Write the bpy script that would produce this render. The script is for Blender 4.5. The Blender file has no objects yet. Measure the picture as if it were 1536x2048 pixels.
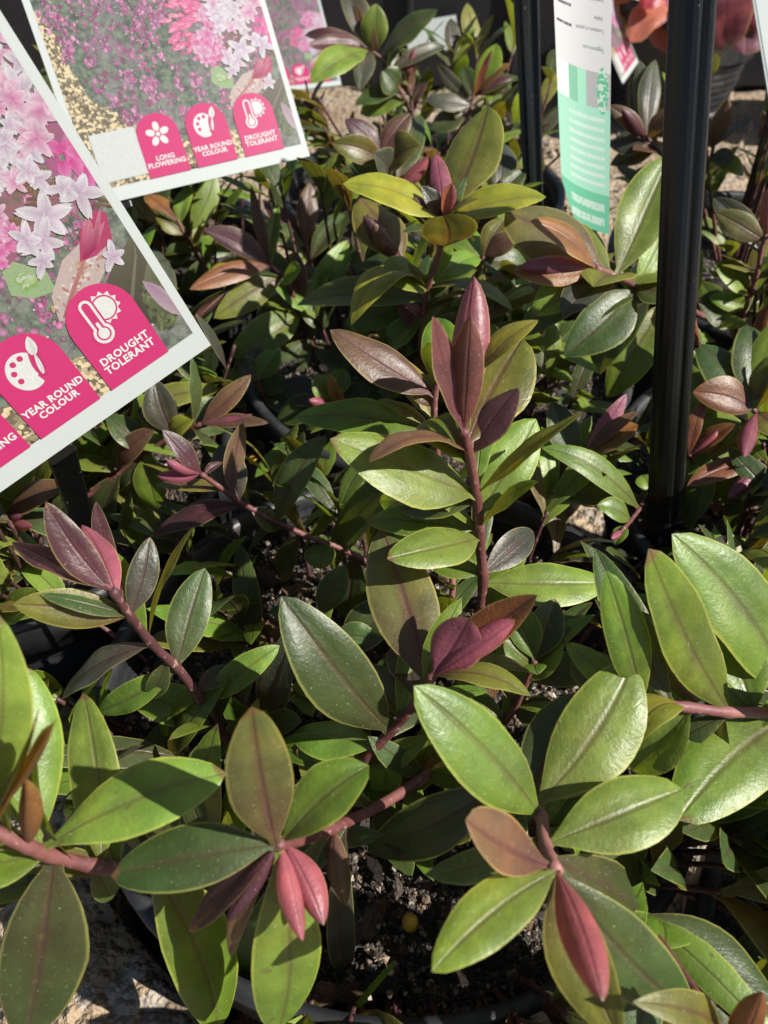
import bpy, bmesh, math, random
import numpy as np
from mathutils import Vector, Matrix
random.seed(7); RNG = np.random.default_rng(7)
scene = bpy.context.scene
COL = scene.collection

# ------------------------------------------------------------------ camera
FPX, CX, CY = 1540.0, 768.0, 1024.0        # focal length and centre for a 1536 x 2048 frame
CAM_Z, PITCH = 0.41, math.radians(45)
FW = np.array([0, math.cos(PITCH), -math.sin(PITCH)]); UP = np.array([0, math.sin(PITCH), math.cos(PITCH)])
RT = np.array([1.0, 0, 0]); CAM = np.array([0, 0, CAM_Z])
cam_data = bpy.data.cameras.new('camera'); cam = bpy.data.objects.new('camera', cam_data); COL.objects.link(cam)
cam.location = CAM; cam.rotation_euler = (math.pi/2 - PITCH, 0, 0)
cam_data.sensor_fit = 'VERTICAL'; cam_data.sensor_height = 36; cam_data.lens = 36*FPX/2048
cam_data.clip_start = 0.005; cam_data.clip_end = 500
cam_data.dof.use_dof = True; cam_data.dof.focus_distance = 0.245; cam_data.dof.aperture_fstop = 18
scene.camera = cam

# ------------------------------------------------------------------ sky, sun, exposure
SUN_DIR = Vector((0.68, -0.20, 0.69)).normalized()
world = bpy.data.worlds.new('World'); scene.world = world; world.use_nodes = True
wn = world.node_tree.nodes; wl = world.node_tree.links
sky = wn.new('ShaderNodeTexSky'); sky.sky_type = 'NISHITA'; sky.sun_disc = False
sky.sun_elevation = math.asin(SUN_DIR.z); sky.sun_rotation = math.atan2(SUN_DIR.x, SUN_DIR.y)
wl.new(sky.outputs[0], wn['Background'].inputs[0]); wn['Background'].inputs[1].default_value = 0.05
sun_data = bpy.data.lights.new('sun', 'SUN'); sun = bpy.data.objects.new('sun', sun_data); COL.objects.link(sun)
sun_data.energy = 5.0; sun_data.angle = math.radians(0.55); sun_data.color = (1, 0.95, 0.86)
sun.rotation_euler = SUN_DIR.to_track_quat('Z', 'Y').to_euler(); sun.location = (1, 1, 2)
vs = scene.view_settings
vs.view_transform = 'Standard'; vs.look = 'None'; vs.exposure = 1.0; vs.gamma = 1.0; vs.use_curve_mapping = False
scene.cycles.max_bounces = 6; scene.cycles.diffuse_bounces = 3; scene.cycles.glossy_bounces = 2; scene.cycles.transparent_max_bounces = 4; scene.cycles.transmission_bounces = 4

# ------------------------------------------------------------------ helpers
def ray(x, y): return FW + RT*((x-CX)/FPX) + UP*(-(y-CY)/FPX)
def at(x, y, d): return CAM + ray(x, y)*d           # a photo point at depth d metres
def proj(P):
    v = np.asarray(P) - CAM; d = v @ FW
    d = np.maximum(d, 1e-4)
    return CX + FPX*(v @ RT)/d, CY - FPX*(v @ UP)/d, d

def tag(o, label=None, cat=None, group=None, kind=None):
    if label: o['label'] = label
    if cat: o['category'] = cat
    if group: o['group'] = group
    if kind: o['kind'] = kind
    return o
def empty(name, loc):
    o = bpy.data.objects.new(name, None); COL.objects.link(o); o.location = loc; o.empty_display_size = 0.02
    return o
def mesh_obj(name, me, mat=None, parent=None, loc=None):
    o = bpy.data.objects.new(name, me); COL.objects.link(o)
    if mat is not None and not me.materials: me.materials.append(mat)
    if parent is not None: o.parent = parent
    if loc is not None: o.location = loc
    return o
def pydata(name, v, f, smooth=True):
    me = bpy.data.meshes.new(name); me.from_pydata([tuple(p) for p in v], [], f)
    if smooth: me.polygons.foreach_set('use_smooth', [True]*len(me.polygons))
    me.update(); return me

class NT:
    """small node helper"""
    def __init__(s, name):
        s.m = bpy.data.materials.new(name); s.m.use_nodes = True; s.t = s.m.node_tree; s.n = s.t.nodes
        s.bsdf = s.n['Principled BSDF']; s.out = s.n['Material Output']
    def new(s, kind, **kw):
        n = s.n.new(kind)
        for k, v in kw.items(): setattr(n, k, v)
        return n
    def link(s, a, b): s.t.links.new(a, b)
    def setv(s, sock, v):
        if isinstance(v, bpy.types.NodeSocket): s.link(v, sock)
        else:
            if hasattr(sock.default_value, '__len__') and not isinstance(v, (int, float)) and len(v) == 3 and len(sock.default_value) == 4: v = (*v, 1)
            sock.default_value = v
    def math(s, op, a, b=0.0, c=None, clamp=False):
        n = s.new('ShaderNodeMath', operation=op, use_clamp=clamp); s.setv(n.inputs[0], a); s.setv(n.inputs[1], b)
        if c is not None: s.setv(n.inputs[2], c)
        return n.outputs[0]
    def mix(s, f, a, b, blend='MIX'):
        n = s.new('ShaderNodeMix', data_type='RGBA', blend_type=blend); s.setv(n.inputs[0], f); s.setv(n.inputs[6], a); s.setv(n.inputs[7], b)
        return n.outputs[2]
    def noise(s, vec, scale, detail=3, rough=0.55, dist=0.0):
        n = s.new('ShaderNodeTexNoise'); n.inputs['Scale'].default_value = scale; n.inputs['Detail'].default_value = detail
        n.inputs['Roughness'].default_value = rough; n.inputs['Distortion'].default_value = dist
        if vec is not None: s.link(vec, n.inputs['Vector'])
        return n
    def voro(s, vec, scale, feature='F1', rnd=1.0):
        n = s.new('ShaderNodeTexVoronoi', feature=feature); n.inputs['Scale'].default_value = scale; n.inputs['Randomness'].default_value = rnd
        if vec is not None: s.link(vec, n.inputs['Vector'])
        return n
    def ramp(s, f, lo, hi, smooth=True):
        n = s.new('ShaderNodeMapRange', interpolation_type='SMOOTHSTEP' if smooth else 'LINEAR'); s.setv(n.inputs[0], f)
        n.inputs[1].default_value = lo; n.inputs[2].default_value = hi; n.inputs[3].default_value = 0; n.inputs[4].default_value = 1
        return n.outputs[0]
    def obj(s): return s.new('ShaderNodeTexCoord').outputs['Object']
    def bump(s, h, strength, dist):
        n = s.new('ShaderNodeBump'); n.inputs['Strength'].default_value = strength; n.inputs['Distance'].default_value = dist
        s.link(h, n.inputs['Height']); s.link(n.outputs[0], s.bsdf.inputs['Normal']); return n.outputs[0]
    def base(s, c, rough=None, spec=None):
        s.setv(s.bsdf.inputs['Base Color'], c)
        if rough is not None: s.setv(s.bsdf.inputs['Roughness'], rough)
        if spec is not None: s.setv(s.bsdf.inputs['Specular IOR Level'], spec)

def flat_mat(name, c, rough=0.5, spec=0.4):
    k = NT(name); k.base(c, rough, spec); return k.m

# ------------------------------------------------------------------ materials
def leaf_material():
    k = NT('leathery_leaf')
    info = k.new('ShaderNodeObjectInfo'); uv = k.new('ShaderNodeUVMap'); sep = k.new('ShaderNodeSeparateXYZ')
    k.link(uv.outputs[0], sep.inputs[0]); t, v = sep.outputs[0], sep.outputs[1]
    c = k.math('MULTIPLY', k.math('ABSOLUTE', k.math('SUBTRACT', v, 0.5)), 2.0)
    geo = k.new('ShaderNodeNewGeometry'); pos = geo.outputs['Position']
    big = k.noise(pos, 70, 3).outputs['Fac']; fine = k.noise(pos, 900, 2, 0.6).outputs['Fac']
    mid = k.noise(pos, 260, 3, 0.6).outputs['Fac']
    hsv = k.new('ShaderNodeHueSaturation'); k.link(info.outputs['Color'], hsv.inputs['Color'])
    k.link(k.math('MULTIPLY_ADD', info.outputs['Random'], 0.03, 0.485), hsv.inputs['Hue'])
    k.link(k.math('MULTIPLY_ADD', info.outputs['Random'], 0.35, 0.80), hsv.inputs['Value'])
    col = hsv.outputs[0]
    col = k.mix(k.ramp(big, 0.38, 0.68), col, k.mix(1.0, col, (0.66, 0.72, 0.72), 'MULTIPLY'))
    col = k.mix(k.math('MULTIPLY', k.ramp(mid, 0.35, 0.75), 0.45), col, k.mix(1.0, col, (1.45, 1.38, 1.15), 'MULTIPLY'))
    # purple flush creeping out of the base and along the midrib, amount in the object's alpha
    fl = k.math('MULTIPLY', info.outputs['Alpha'], k.math('ADD', k.math('POWER', k.math('SUBTRACT', 1.0, t), 1.6), k.math('MULTIPLY', k.ramp(c, 0.34, 0.0), 0.45)))
    fl = k.math('MULTIPLY', fl, k.math('MULTIPLY_ADD', big, 1.1, 0.35), clamp=True)
    col = k.mix(fl, col, (0.085, 0.022, 0.028))
    rib = k.math('MULTIPLY', k.ramp(c, 0.13, 0.0), k.math('MULTIPLY_ADD', mid, 0.8, 0.35), clamp=True)
    col = k.mix(k.math('MULTIPLY', rib, k.math('MULTIPLY_ADD', info.outputs['Alpha'], 0.7, 0.12), clamp=True), col, (0.075, 0.026, 0.034))
    edge = k.ramp(c, 0.90, 0.97)
    col = k.mix(k.math('MULTIPLY', edge, 0.72), col, k.mix(0.5, (0.33, 0.31, 0.085), k.mix(1.0, col, (2.0, 1.7, 1.4), 'MULTIPLY')))
    tipn = k.math('MULTIPLY', k.ramp(k.math('ADD', t, k.math('MULTIPLY', k.math('SUBTRACT', mid, 0.5), 0.14)), 0.935, 0.975), k.math('LESS_THAN', k.math('FRACT', k.math('MULTIPLY', info.outputs['Random'], 7.31)), 0.30))
    col = k.mix(k.math('MULTIPLY', tipn, 0.8), col, (0.13, 0.065, 0.03))
    spot = k.math('MULTIPLY', k.ramp(k.noise(pos, 330, 2, 0.4).outputs['Fac'], 0.70, 0.74), k.math('LESS_THAN', k.math('FRACT', k.math('MULTIPLY', info.outputs['Random'], 3.77)), 0.35))
    col = k.mix(k.math('MULTIPLY', spot, 0.55), col, (0.10, 0.07, 0.03))
    patch = k.ramp(k.noise(pos, 38, 4, 0.65, 0.8).outputs['Fac'], 0.52, 0.66)
    col = k.mix(k.math('MULTIPLY', patch, 0.30), col, k.mix(1.0, col, (1.5, 1.12, 0.8), 'MULTIPLY'))
    speck = k.ramp(k.noise(pos, 1500, 1, 0.5).outputs['Fac'], 0.70, 0.76)
    col = k.mix(k.math('MULTIPLY', speck, 0.30), col, (0.45, 0.46, 0.36))
    col = k.mix(k.math('MULTIPLY', geo.outputs['Backfacing'], 0.35), col, k.mix(1.0, col, (1.35, 1.25, 1.35), 'MULTIPLY'))
    k.base(col, k.math('MULTIPLY_ADD', mid, 0.26, 0.30), 0.45)
    vein = k.ramp(k.math('ABSOLUTE', k.math('SUBTRACT', k.math('FRACT', k.math('SUBTRACT', k.math('MULTIPLY', t, 9.0), k.math('MULTIPLY', c, 2.6))), 0.5)), 0.10, 0.0)
    fine = k.math('SUBTRACT', fine, k.math('MULTIPLY', vein, 0.10))
    h = k.math('ADD', k.math('MULTIPLY', fine, 0.55), k.math('ADD', k.math('MULTIPLY', mid, 0.5), k.math('MULTIPLY', rib, -1.1)))
    nrm = k.bump(h, 0.42, 0.0006)
    tr = k.new('ShaderNodeBsdfTranslucent'); k.link(nrm, tr.inputs['Normal'])
    k.link(k.mix(1.0, k.mix(0.12, col, (0.30, 0.22, 0.02)), (1.85, 1.7, 0.7), 'MULTIPLY'), tr.inputs['Color'])
    ms = k.new('ShaderNodeMixShader'); ms.inputs[0].default_value = 0.31
    k.link(k.bsdf.outputs[0], ms.inputs[1]); k.link(tr.outputs[0], ms.inputs[2]); k.link(ms.outputs[0], k.out.inputs[0])
    return k.m
def stem_material():
    k = NT('woody_stem'); geo = k.new('ShaderNodeNewGeometry'); pos = geo.outputs['Position']
    n = k.noise(pos, 420, 4, 0.6).outputs['Fac']; b = k.noise(pos, 60, 2).outputs['Fac']
    info = k.new('ShaderNodeObjectInfo')
    col = k.mix(k.ramp(b, 0.35, 0.65), info.outputs['Color'], k.mix(1.0, info.outputs['Color'], (0.6, 0.5, 0.55), 'MULTIPLY'))
    col = k.mix(k.ramp(n, 0.56, 0.72), col, (0.26, 0.15, 0.13))
    k.base(col, 0.55, 0.35); k.bump(n, 0.6, 0.0006); return k.m
def pot_material():
    k = NT('black_pot_plastic'); o = k.obj(); n = k.noise(o, 90, 4).outputs['Fac']; d = k.noise(o, 14, 4, 0.65).outputs['Fac']
    col = k.mix(k.ramp(n, 0.45, 0.75), (0.014, 0.015, 0.017), (0.030, 0.031, 0.034))
    col = k.mix(k.math('MULTIPLY', k.ramp(d, 0.55, 0.75), 0.35), col, (0.11, 0.095, 0.08))
    k.base(col, k.math('MULTIPLY_ADD', n, 0.25, 0.32), 0.55); k.bump(k.noise(o, 500, 2).outputs['Fac'], 0.2, 0.0005); return k.m
def soil_material():
    k = NT('potting_mix'); o = k.new('ShaderNodeNewGeometry').outputs['Position']
    v = k.voro(o, 330); v2 = k.voro(o, 800); n = k.noise(o, 120, 5, 0.65).outputs['Fac']
    sep = k.new('ShaderNodeSeparateColor'); k.link(v.outputs['Color'], sep.inputs[0])
    sep2 = k.new('ShaderNodeSeparateColor'); k.link(v2.outputs['Color'], sep2.inputs[0])
    col = k.mix(n, (0.010, 0.008, 0.007), (0.045, 0.035, 0.030))
    col = k.mix(k.ramp(sep.outputs[0], 0.80, 0.86), col, (0.10, 0.060, 0.040))
    col = k.mix(k.ramp(sep2.outputs[1], 0.90, 0.93), col, (0.20, 0.16, 0.12))
    k.base(col, k.math('MULTIPLY_ADD', sep.outputs[1], 0.4, 0.3), 0.5)
    h = k.math('SUBTRACT', k.math('MULTIPLY', n, 1.2), k.math('ADD', v.outputs['Distance'], k.math('MULTIPLY', v2.outputs['Distance'], 0.5)))
    k.bump(h, 1.0, 0.004); return k.m
def chip_material():
    k = NT('bark_chip'); o = k.obj(); info = k.new('ShaderNodeObjectInfo')
    mp = k.new('ShaderNodeMapping'); mp.inputs['Scale'].default_value = (0.35, 2.2, 1); k.link(o, mp.inputs[0])
    n = k.noise(mp.outputs[0], 6, 5, 0.65).outputs['Fac']; f = k.noise(o, 25, 3).outputs['Fac']
    col = k.mix(k.ramp(n, 0.35, 0.7), k.mix(1.0, info.outputs['Color'], (0.35, 0.32, 0.32), 'MULTIPLY'), info.outputs['Color'])
    k.base(col, k.math('MULTIPLY_ADD', f, 0.4, 0.35), 0.5); k.bump(n, 0.8, 0.25); return k.m
def ground_material():
    k = NT('gravelly_ground'); o = k.obj()
    n = k.noise(o, 9, 6, 0.62).outputs['Fac']; n2 = k.noise(o, 70, 5, 0.65).outputs['Fac']; v = k.voro(o, 150); v2 = k.voro(o, 420)
    sep = k.new('ShaderNodeSeparateColor'); k.link(v.outputs['Color'], sep.inputs[0])
    col = k.mix(k.ramp(n, 0.3, 0.7), (0.26, 0.19, 0.125), (0.40, 0.31, 0.215))
    col = k.mix(k.ramp(n2, 0.52, 0.68), col, (0.12, 0.085, 0.06))
    col = k.mix(k.math('MULTIPLY', k.ramp(sep.outputs[0], 0.72, 0.8), 0.7), col, (0.30, 0.27, 0.24))
    col = k.mix(k.math('MULTIPLY', k.ramp(v.outputs['Distance'], 0.55, 0.85), 0.6), col, (0.07, 0.05, 0.04))
    k.base(col, 0.85, 0.25)
    k.bump(k.math('SUBTRACT', k.math('MULTIPLY', n2, 1.3), k.math('ADD', v.outputs['Distance'], k.math('MULTIPLY', v2.outputs['Distance'], 0.4))), 0.9, 0.006); return k.m
def stake_material():
    k = NT('black_stake_plastic'); o = k.obj()
    mp = k.new('ShaderNodeMapping'); mp.inputs['Scale'].default_value = (1, 1, 0.12); k.link(o, mp.inputs[0])
    n = k.noise(mp.outputs[0], 500, 4, 0.6).outputs['Fac']; d = k.noise(o, 160, 4, 0.7).outputs['Fac']
    col = k.mix(k.ramp(d, 0.66, 0.74), (0.006, 0.006, 0.006), (0.09, 0.085, 0.07))
    k.base(col, k.math('MULTIPLY_ADD', n, 0.25, 0.14), 0.38); k.bump(n, 0.18, 0.0004); return k.m
LEAF, STEM, POT, SOIL, CHIP, GROUND, STAKE = leaf_material(), stem_material(), pot_material(), soil_material(), chip_material(), ground_material(), stake_material()

# ------------------------------------------------------------------ ground
def build_ground():
    n = 90; v = []; f = []
    xs = np.concatenate([-np.geomspace(60, 1.2, 14), np.linspace(-1.15, 1.15, 70), np.geomspace(1.2, 60, 14)])
    ys = np.concatenate([-np.geomspace(40, 0.6, 10), np.linspace(-0.55, 2.2, 84), np.geomspace(2.3, 120, 16)])
    for y in ys:
        for x in xs:
            z = 0.004*math.sin(7*x+2)*math.cos(5*y) + 0.003*math.sin(23*x+11*y) + 0.0015*math.sin(71*x-53*y)
            v.append((x, y, z-0.006))
    w = len(xs)
    for j in range(len(ys)-1):
        for i in range(w-1): f.append((j*w+i, j*w+i+1, (j+1)*w+i+1, (j+1)*w+i))
    g = mesh_obj('ground', pydata('ground', v, f), GROUND); tag(g, 'tan gravelly ground the pots stand on', kind='structure')
    # loose gravel, too small and too many to count
    v = []; f = []
    rr = random.Random(3)
    for i in range(2600):
        x, y = (rr.uniform(-0.45, 0.1), rr.uniform(-0.1, 0.3)) if i < 900 else (rr.uniform(-1.1, 1.1), rr.uniform(0.3, 1.7))
        s = rr.uniform(0.0012, 0.0042)*(1.0 if i < 900 else 1.5); b = len(v); a = rr.uniform(0, 6.28)
        for q in range(5):
            r = s*rr.uniform(0.7, 1.3); th = a+q*1.2566; v.append((x+r*math.cos(th), y+r*math.sin(th), -0.006+rr.uniform(0, 0.2)*s))
        v.append((x+rr.uniform(-.3, .3)*s, y+rr.uniform(-.3, .3)*s, s*rr.uniform(0.6, 1.1)-0.002))
        for q in range(5): f.append((b+q, b+(q+1) % 5, b+5))
    k = NT('loose_gravel'); o = k.obj(); vv = k.voro(o, 120); sp = k.new('ShaderNodeSeparateColor'); k.link(vv.outputs['Color'], sp.inputs[0])
    k.base(k.mix(sp.outputs[0], (0.10, 0.075, 0.055), (0.42, 0.34, 0.25)), 0.8, 0.3)
    tag(mesh_obj('loose_gravel', pydata('loose_gravel', v, f, False), k.m), 'loose gravel and grit scattered on the ground', 'gravel', kind='stuff')
build_ground()
def stone_edging():  # ground level raised here as a slab so its top catches the sun
    rr = random.Random(9); v = []; f = []; nx, ny = 90, 70; x0, x1, y0, y1 = -0.55, 0.02, -0.22, 0.165
    for j in range(ny):
        for i in range(nx):
            x = x0+(x1-x0)*i/(nx-1); y = y0+(y1-y0)*j/(ny-1); e = min(i, nx-1-i, j, ny-1-j)
            z = 0.128+0.005*math.sin(31*x+1)*math.cos(27*y)+0.0035*math.sin(83*x+67*y)+rr.uniform(-1, 1)*0.0010
            if e == 0 or math.hypot(x-0.005, y-0.16) < 0.116 or math.hypot(x+0.19, y-0.29) < 0.118: z = -0.01
            v.append((x, y, z))
    for j in range(ny-1):
        for i in range(nx-1): f.append((j*nx+i, j*nx+i+1, (j+1)*nx+i+1, (j+1)*nx+i))
    o = mesh_obj('stone_edging', pydata('stone_edging', v, f), GROUND); tag(o, 'rough tan stone slab beside the pots in the lower left corner', 'stone')
stone_edging()

# ------------------------------------------------------------------ pots and soil
POT_R, POT_H, SOIL_Z = 0.113, 0.160, 0.143
def lathe(prof, n=72):
    v = []; f = []
    for r, z in prof:
        for i in range(n):
            a = 2*math.pi*i/n; v.append((r*math.cos(a), r*math.sin(a), z))
    for j in range(len(prof)-1):
        for i in range(n):
            f.append((j*n+i, j*n+(i+1) % n, (j+1)*n+(i+1) % n, (j+1)*n+i))
    return v, f
def pot_meshes():
    R, H = POT_R, POT_H
    prof = [(0.0, 0.002), (R*0.74, 0.002), (R*0.76, 0.004), (R*0.775, 0.02)]
    for i in range(12):
        z = 0.02+(H-0.045)*i/12
        r = R*(0.775+0.175*(i/12)); prof += [(r, z), (r+0.0006, z+0.003), (r+0.0006, z+0.006), (r, z+0.0075)]
    prof += [(R*0.955, H-0.022)]
    v, f = lathe(prof); wall = pydata('pot_wall', v, f)
    rim = [(R*0.955, H-0.024), (R*1.0, H-0.023), (R*1.008, H-0.004), (R*1.004, H), (R*0.975, H+0.0006), (R*0.955, H-0.001), (R*0.948, H-0.006)]
    z = H-0.006
    for i in range(9):
        z -= 0.0030; r = R*(0.948-0.006*i/9); rim += [(r, z), (r-0.0009, z-0.0010), (r-0.0009, z-0.0020)]
    rim += [(R*0.93, 0.09)]
    v, f = lathe(rim); rimm = pydata('pot_rim', v, f)
    return wall, rimm
WALL_ME, RIM_ME = pot_meshes()
def soil_mesh(seed):
    rr = random.Random(seed); v = [(0, 0, SOIL_Z)]; f = []; rings, n = 26, 64
    ph = [rr.uniform(0, 6.28) for _ in range(6)]
    for j in range(1, rings+1):
        r = POT_R*0.94*j/rings
        for i in range(n):
            a = 2*math.pi*i/n; x, y = r*math.cos(a), r*math.sin(a)
            z = SOIL_Z+0.003*math.sin(60*x+ph[0])*math.cos(55*y+ph[1])+0.0022*math.sin(160*x+ph[2])*math.sin(140*y+ph[3])+rr.uniform(-1, 1)*0.0012
            v.append((x, y, z))
    for i in range(n): f.append((0, 1+i, 1+(i+1) % n))
    for j in range(rings-1):
        for i in range(n):
            a = 1+j*n; b = 1+(j+1)*n; f.append((a+i, b+i, b+(i+1) % n, a+(i+1) % n))
    return pydata('soil', v, f)
def chip_mesh(seed):
    rr = random.Random(seed); bm = bmesh.new()
    n = rr.choice([5, 6, 7]); top = []; bot = []
    for i in range(n):
        a = 2*math.pi*i/n+rr.uniform(-.25, .25); r = rr.uniform(0.7, 1.1)
        x, y = r*math.cos(a)*1.0, r*math.sin(a)*rr.uniform(0.4, 0.62)
        top.append(bm.verts.new((x, y, 0.16+rr.uniform(-.07, .07)))); bot.append(bm.verts.new((x*1.06, y*1.08, -0.16+rr.uniform(-.05, .05))))
    c = bm.verts.new((rr.uniform(-.2, .2), rr.uniform(-.1, .1), 0.26))
    for i in range(n):
        bm.faces.new((top[i], top[(i+1) % n], c)); bm.faces.new((bot[i], bot[(i+1) % n], top[(i+1) % n], top[i]))
    bm.faces.new(list(reversed(bot))); me = bpy.data.meshes.new('bark_chip'); bm.to_mesh(me); bm.free(); me.materials.append(CHIP); return me
CHIPS = [chip_mesh(i) for i in range(7)]
CHIP_COLS = [(0.16, 0.095, 0.065), (0.22, 0.15, 0.11), (0.07, 0.045, 0.035), (0.24, 0.19, 0.155), (0.28, 0.13, 0.05), (0.04, 0.03, 0.026), (0.19, 0.165, 0.15)]
def crumbs(seed, count):
    rr = random.Random(seed); v = []; f = []
    for _ in range(count):
        r = POT_R*0.92*math.sqrt(rr.random()); a = rr.uniform(0, 6.28); x, y = r*math.cos(a), r*math.sin(a); s = rr.uniform(0.0006, 0.0022); b = len(v)
        M = Matrix.Rotation(rr.uniform(0, 6), 3, Vector((rr.uniform(-1, 1), rr.uniform(-1, 1), 1)).normalized())
        for p in ((1, 0, 0), (-1, .2, 0), (0, .9, .1), (0, -.9, 0), (.1, 0, .8), (0, .1, -.8)):
            q = M @ Vector(p)*s*rr.uniform(.7, 1.2); v.append((x+q.x, y+q.y, SOIL_Z+0.002+q.z+rr.uniform(0, .002)))
        for t in ((0, 2, 4), (2, 1, 4), (1, 3, 4), (3, 0, 4), (2, 0, 5), (1, 2, 5), (3, 1, 5), (0, 3, 5)): f.append(tuple(b+i for i in t))
    me = pydata('soil_crumbs', v, f, False)
    return me
k_ = NT('soil_crumb'); v_ = k_.voro(k_.obj(), 500); s_ = k_.new('ShaderNodeSeparateColor'); k_.link(v_.outputs['Color'], s_.inputs[0])
k_.base(k_.mix(k_.ramp(s_.outputs[0], 0.45, 1.0, False), (0.018, 0.013, 0.011), (0.26, 0.19, 0.14)), k_.math('MULTIPLY_ADD', s_.outputs[1], 0.5, 0.25), 0.5); CRUMB = k_.m

PLANTS = {}
def make_pot(key, x, y, label, nchips, ncrumbs):
    root = empty('potted_shrub', (x, y, 0)); tag(root, label, 'potted shrub', 'shrubs in black nursery pots')
    rr = random.Random(hash(key) % 1000 if False else sum(map(ord, key)))
    p = mesh_obj('pot', WALL_ME, POT, root); p.rotation_euler.z = rr.uniform(0, 6)
    mesh_obj('rim', RIM_ME, POT, p)
    so = mesh_obj('soil', soil_mesh(sum(map(ord, key))), SOIL, root)
    for i in range(nchips):
        r = POT_R*0.86*math.sqrt(rr.random()); a = rr.uniform(0, 6.28); s = rr.choice([0.003, 0.004, 0.005, 0.006, 0.009])*rr.uniform(.8, 1.25)
        c = mesh_obj('bark_chip', rr.choice(CHIPS), None, so, (r*math.cos(a), r*math.sin(a), SOIL_Z+0.0025+s*0.12))
        c.rotation_euler = (rr.uniform(-.35, .35), rr.uniform(-.35, .35), rr.uniform(0, 6.28)); c.scale = (s, s*rr.uniform(.8, 1.4), s*rr.uniform(.7, 1.2))
        cc = rr.choice(CHIP_COLS); c.color = (*cc, 1)
    cr = mesh_obj('soil_crumbs', crumbs(sum(map(ord, key))+5, ncrumbs), CRUMB, so); cr['kind'] = 'stuff'
    PLANTS[key] = dict(root=root, c=np.array([x, y, 0.0]), so=so, n=0); return root
make_pot('A', 0.005, 0.16, 'foreground potted shrub with the tall central red-tipped stem and sprawling branches', 150, 2600)
make_pot('L', -0.19, 0.29, 'shaded potted shrub at the left under the nearest pink tag', 50, 700)
make_pot('C', 0.03, 0.385, 'potted shrub in the middle whose top leaves form a heart shape', 50, 700)
make_pot('R', 0.222, 0.262, 'potted shrub at the right edge with the thick black stake in its soil', 50, 700)
make_pot('D', 0.270, 0.495, 'potted shrub behind the thick black stake with big pale glossy leaf', 30, 400)
make_pot('B', -0.19, 0.515, 'potted shrub behind the nearest pink tag, below the second tag', 30, 300)
make_pot('S', 0.200, 0.036, 'potted shrub just cut off by the lower right corner', 20, 200)
make_pot('E', 0.03, 0.62, 'farthest leafy potted shrub, in the top middle before the black crate', 20, 200)

# ------------------------------------------------------------------ leaves
def leaf_grid(L, W, bend=0.06, fold=0.12, cup=0.0, peak=0.5, ex=0.78, twist=0.0, wave=0.0, nt=13, ns=6, ph=0.0, tipcurl=0.0, asym=0.0, sickle=0.0):
    a = math.log(0.5)/math.log(peak)
    t = 0.5-0.5*np.cos(np.linspace(0, math.pi, nt)); t = 0.35*t+0.65*np.linspace(0, 1, nt)
    exv = 1.05+(ex*0.88-1.05)*np.clip(t/0.62, 0, 1)
    hw = W/2*np.sin(np.pi*np.clip(t, 0, 1)**a)**exv
    pet = W*0.085*np.clip(1-t/0.16, 0, 1); hw = np.maximum(hw, pet); hw[-1] = max(hw[-1], W*0.006)
    s = np.linspace(-1, 1, ns+1); s = np.sign(s)*np.abs(s)**0.85
    T, S = np.meshgrid(t, s, indexing='ij'); HW = hw[:, None]
    if cup:
        c = abs(cup); th = S*c; R = HW/(math.sin(c) if c < math.pi/2 else 1.0)
        Y = R*np.sin(th); Z = -math.copysign(1, cup)*R*(1-np.cos(th))
    else:
        A_ = np.abs(S); Y = HW*S*math.cos(math.atan(abs(fold))*0.6); Z = HW*((fold+0.16)*np.sqrt(A_*A_+0.012) - 0.26*A_**2.2 - 0.06*A_**8)
    Y = Y*(1+asym*np.sign(S)*np.abs(S)) + sickle*L*4*T*(1-T)
    Z = Z + wave*L*(np.sin(T*9+ph+S*0.8)+0.6*np.sin(T*17+2*ph-S*1.3))*np.abs(S)*np.sin(np.pi*np.clip(T, 0, 1))
    if twist:
        ang = twist*T; Y, Z = Y*np.cos(ang)-Z*np.sin(ang), Y*np.sin(ang)+Z*np.cos(ang)
    X = T*L; Z = Z + bend*L*4*T*(1-T)
    if tipcurl:
        q = np.clip((T-0.6)/0.4, 0, 1); Z = Z - tipcurl*L*q*q; X = X - abs(tipcurl)*0.3*L*q*q*q
    return X, Y, Z, T, S
FACES = {}
def grid_mesh(name, X, Y, Z, T, S):
    nt, ns = X.shape
    key = (nt, ns)
    if key not in FACES:
        FACES[key] = [(i*ns+j, (i+1)*ns+j, (i+1)*ns+j+1, i*ns+j+1) for i in range(nt-1) for j in range(ns-1)]
    f = FACES[key]; v = np.stack([X, Y, Z], -1).reshape(-1, 3)
    me = bpy.data.meshes.new(name); me.from_pydata(v.tolist(), [], f)
    me.polygons.foreach_set('use_smooth', [True]*len(f))
    uv = me.uv_layers.new(name='UVMap'); idx = np.empty(len(me.loops), dtype=np.int32); me.loops.foreach_get('vertex_index', idx)
    uvs = np.stack([T.reshape(-1), (S.reshape(-1)+1)/2], -1)[idx]; uv.data.foreach_set('uv', uvs.reshape(-1).astype(np.float32))
    me.materials.append(LEAF); me.update(); return me

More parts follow.
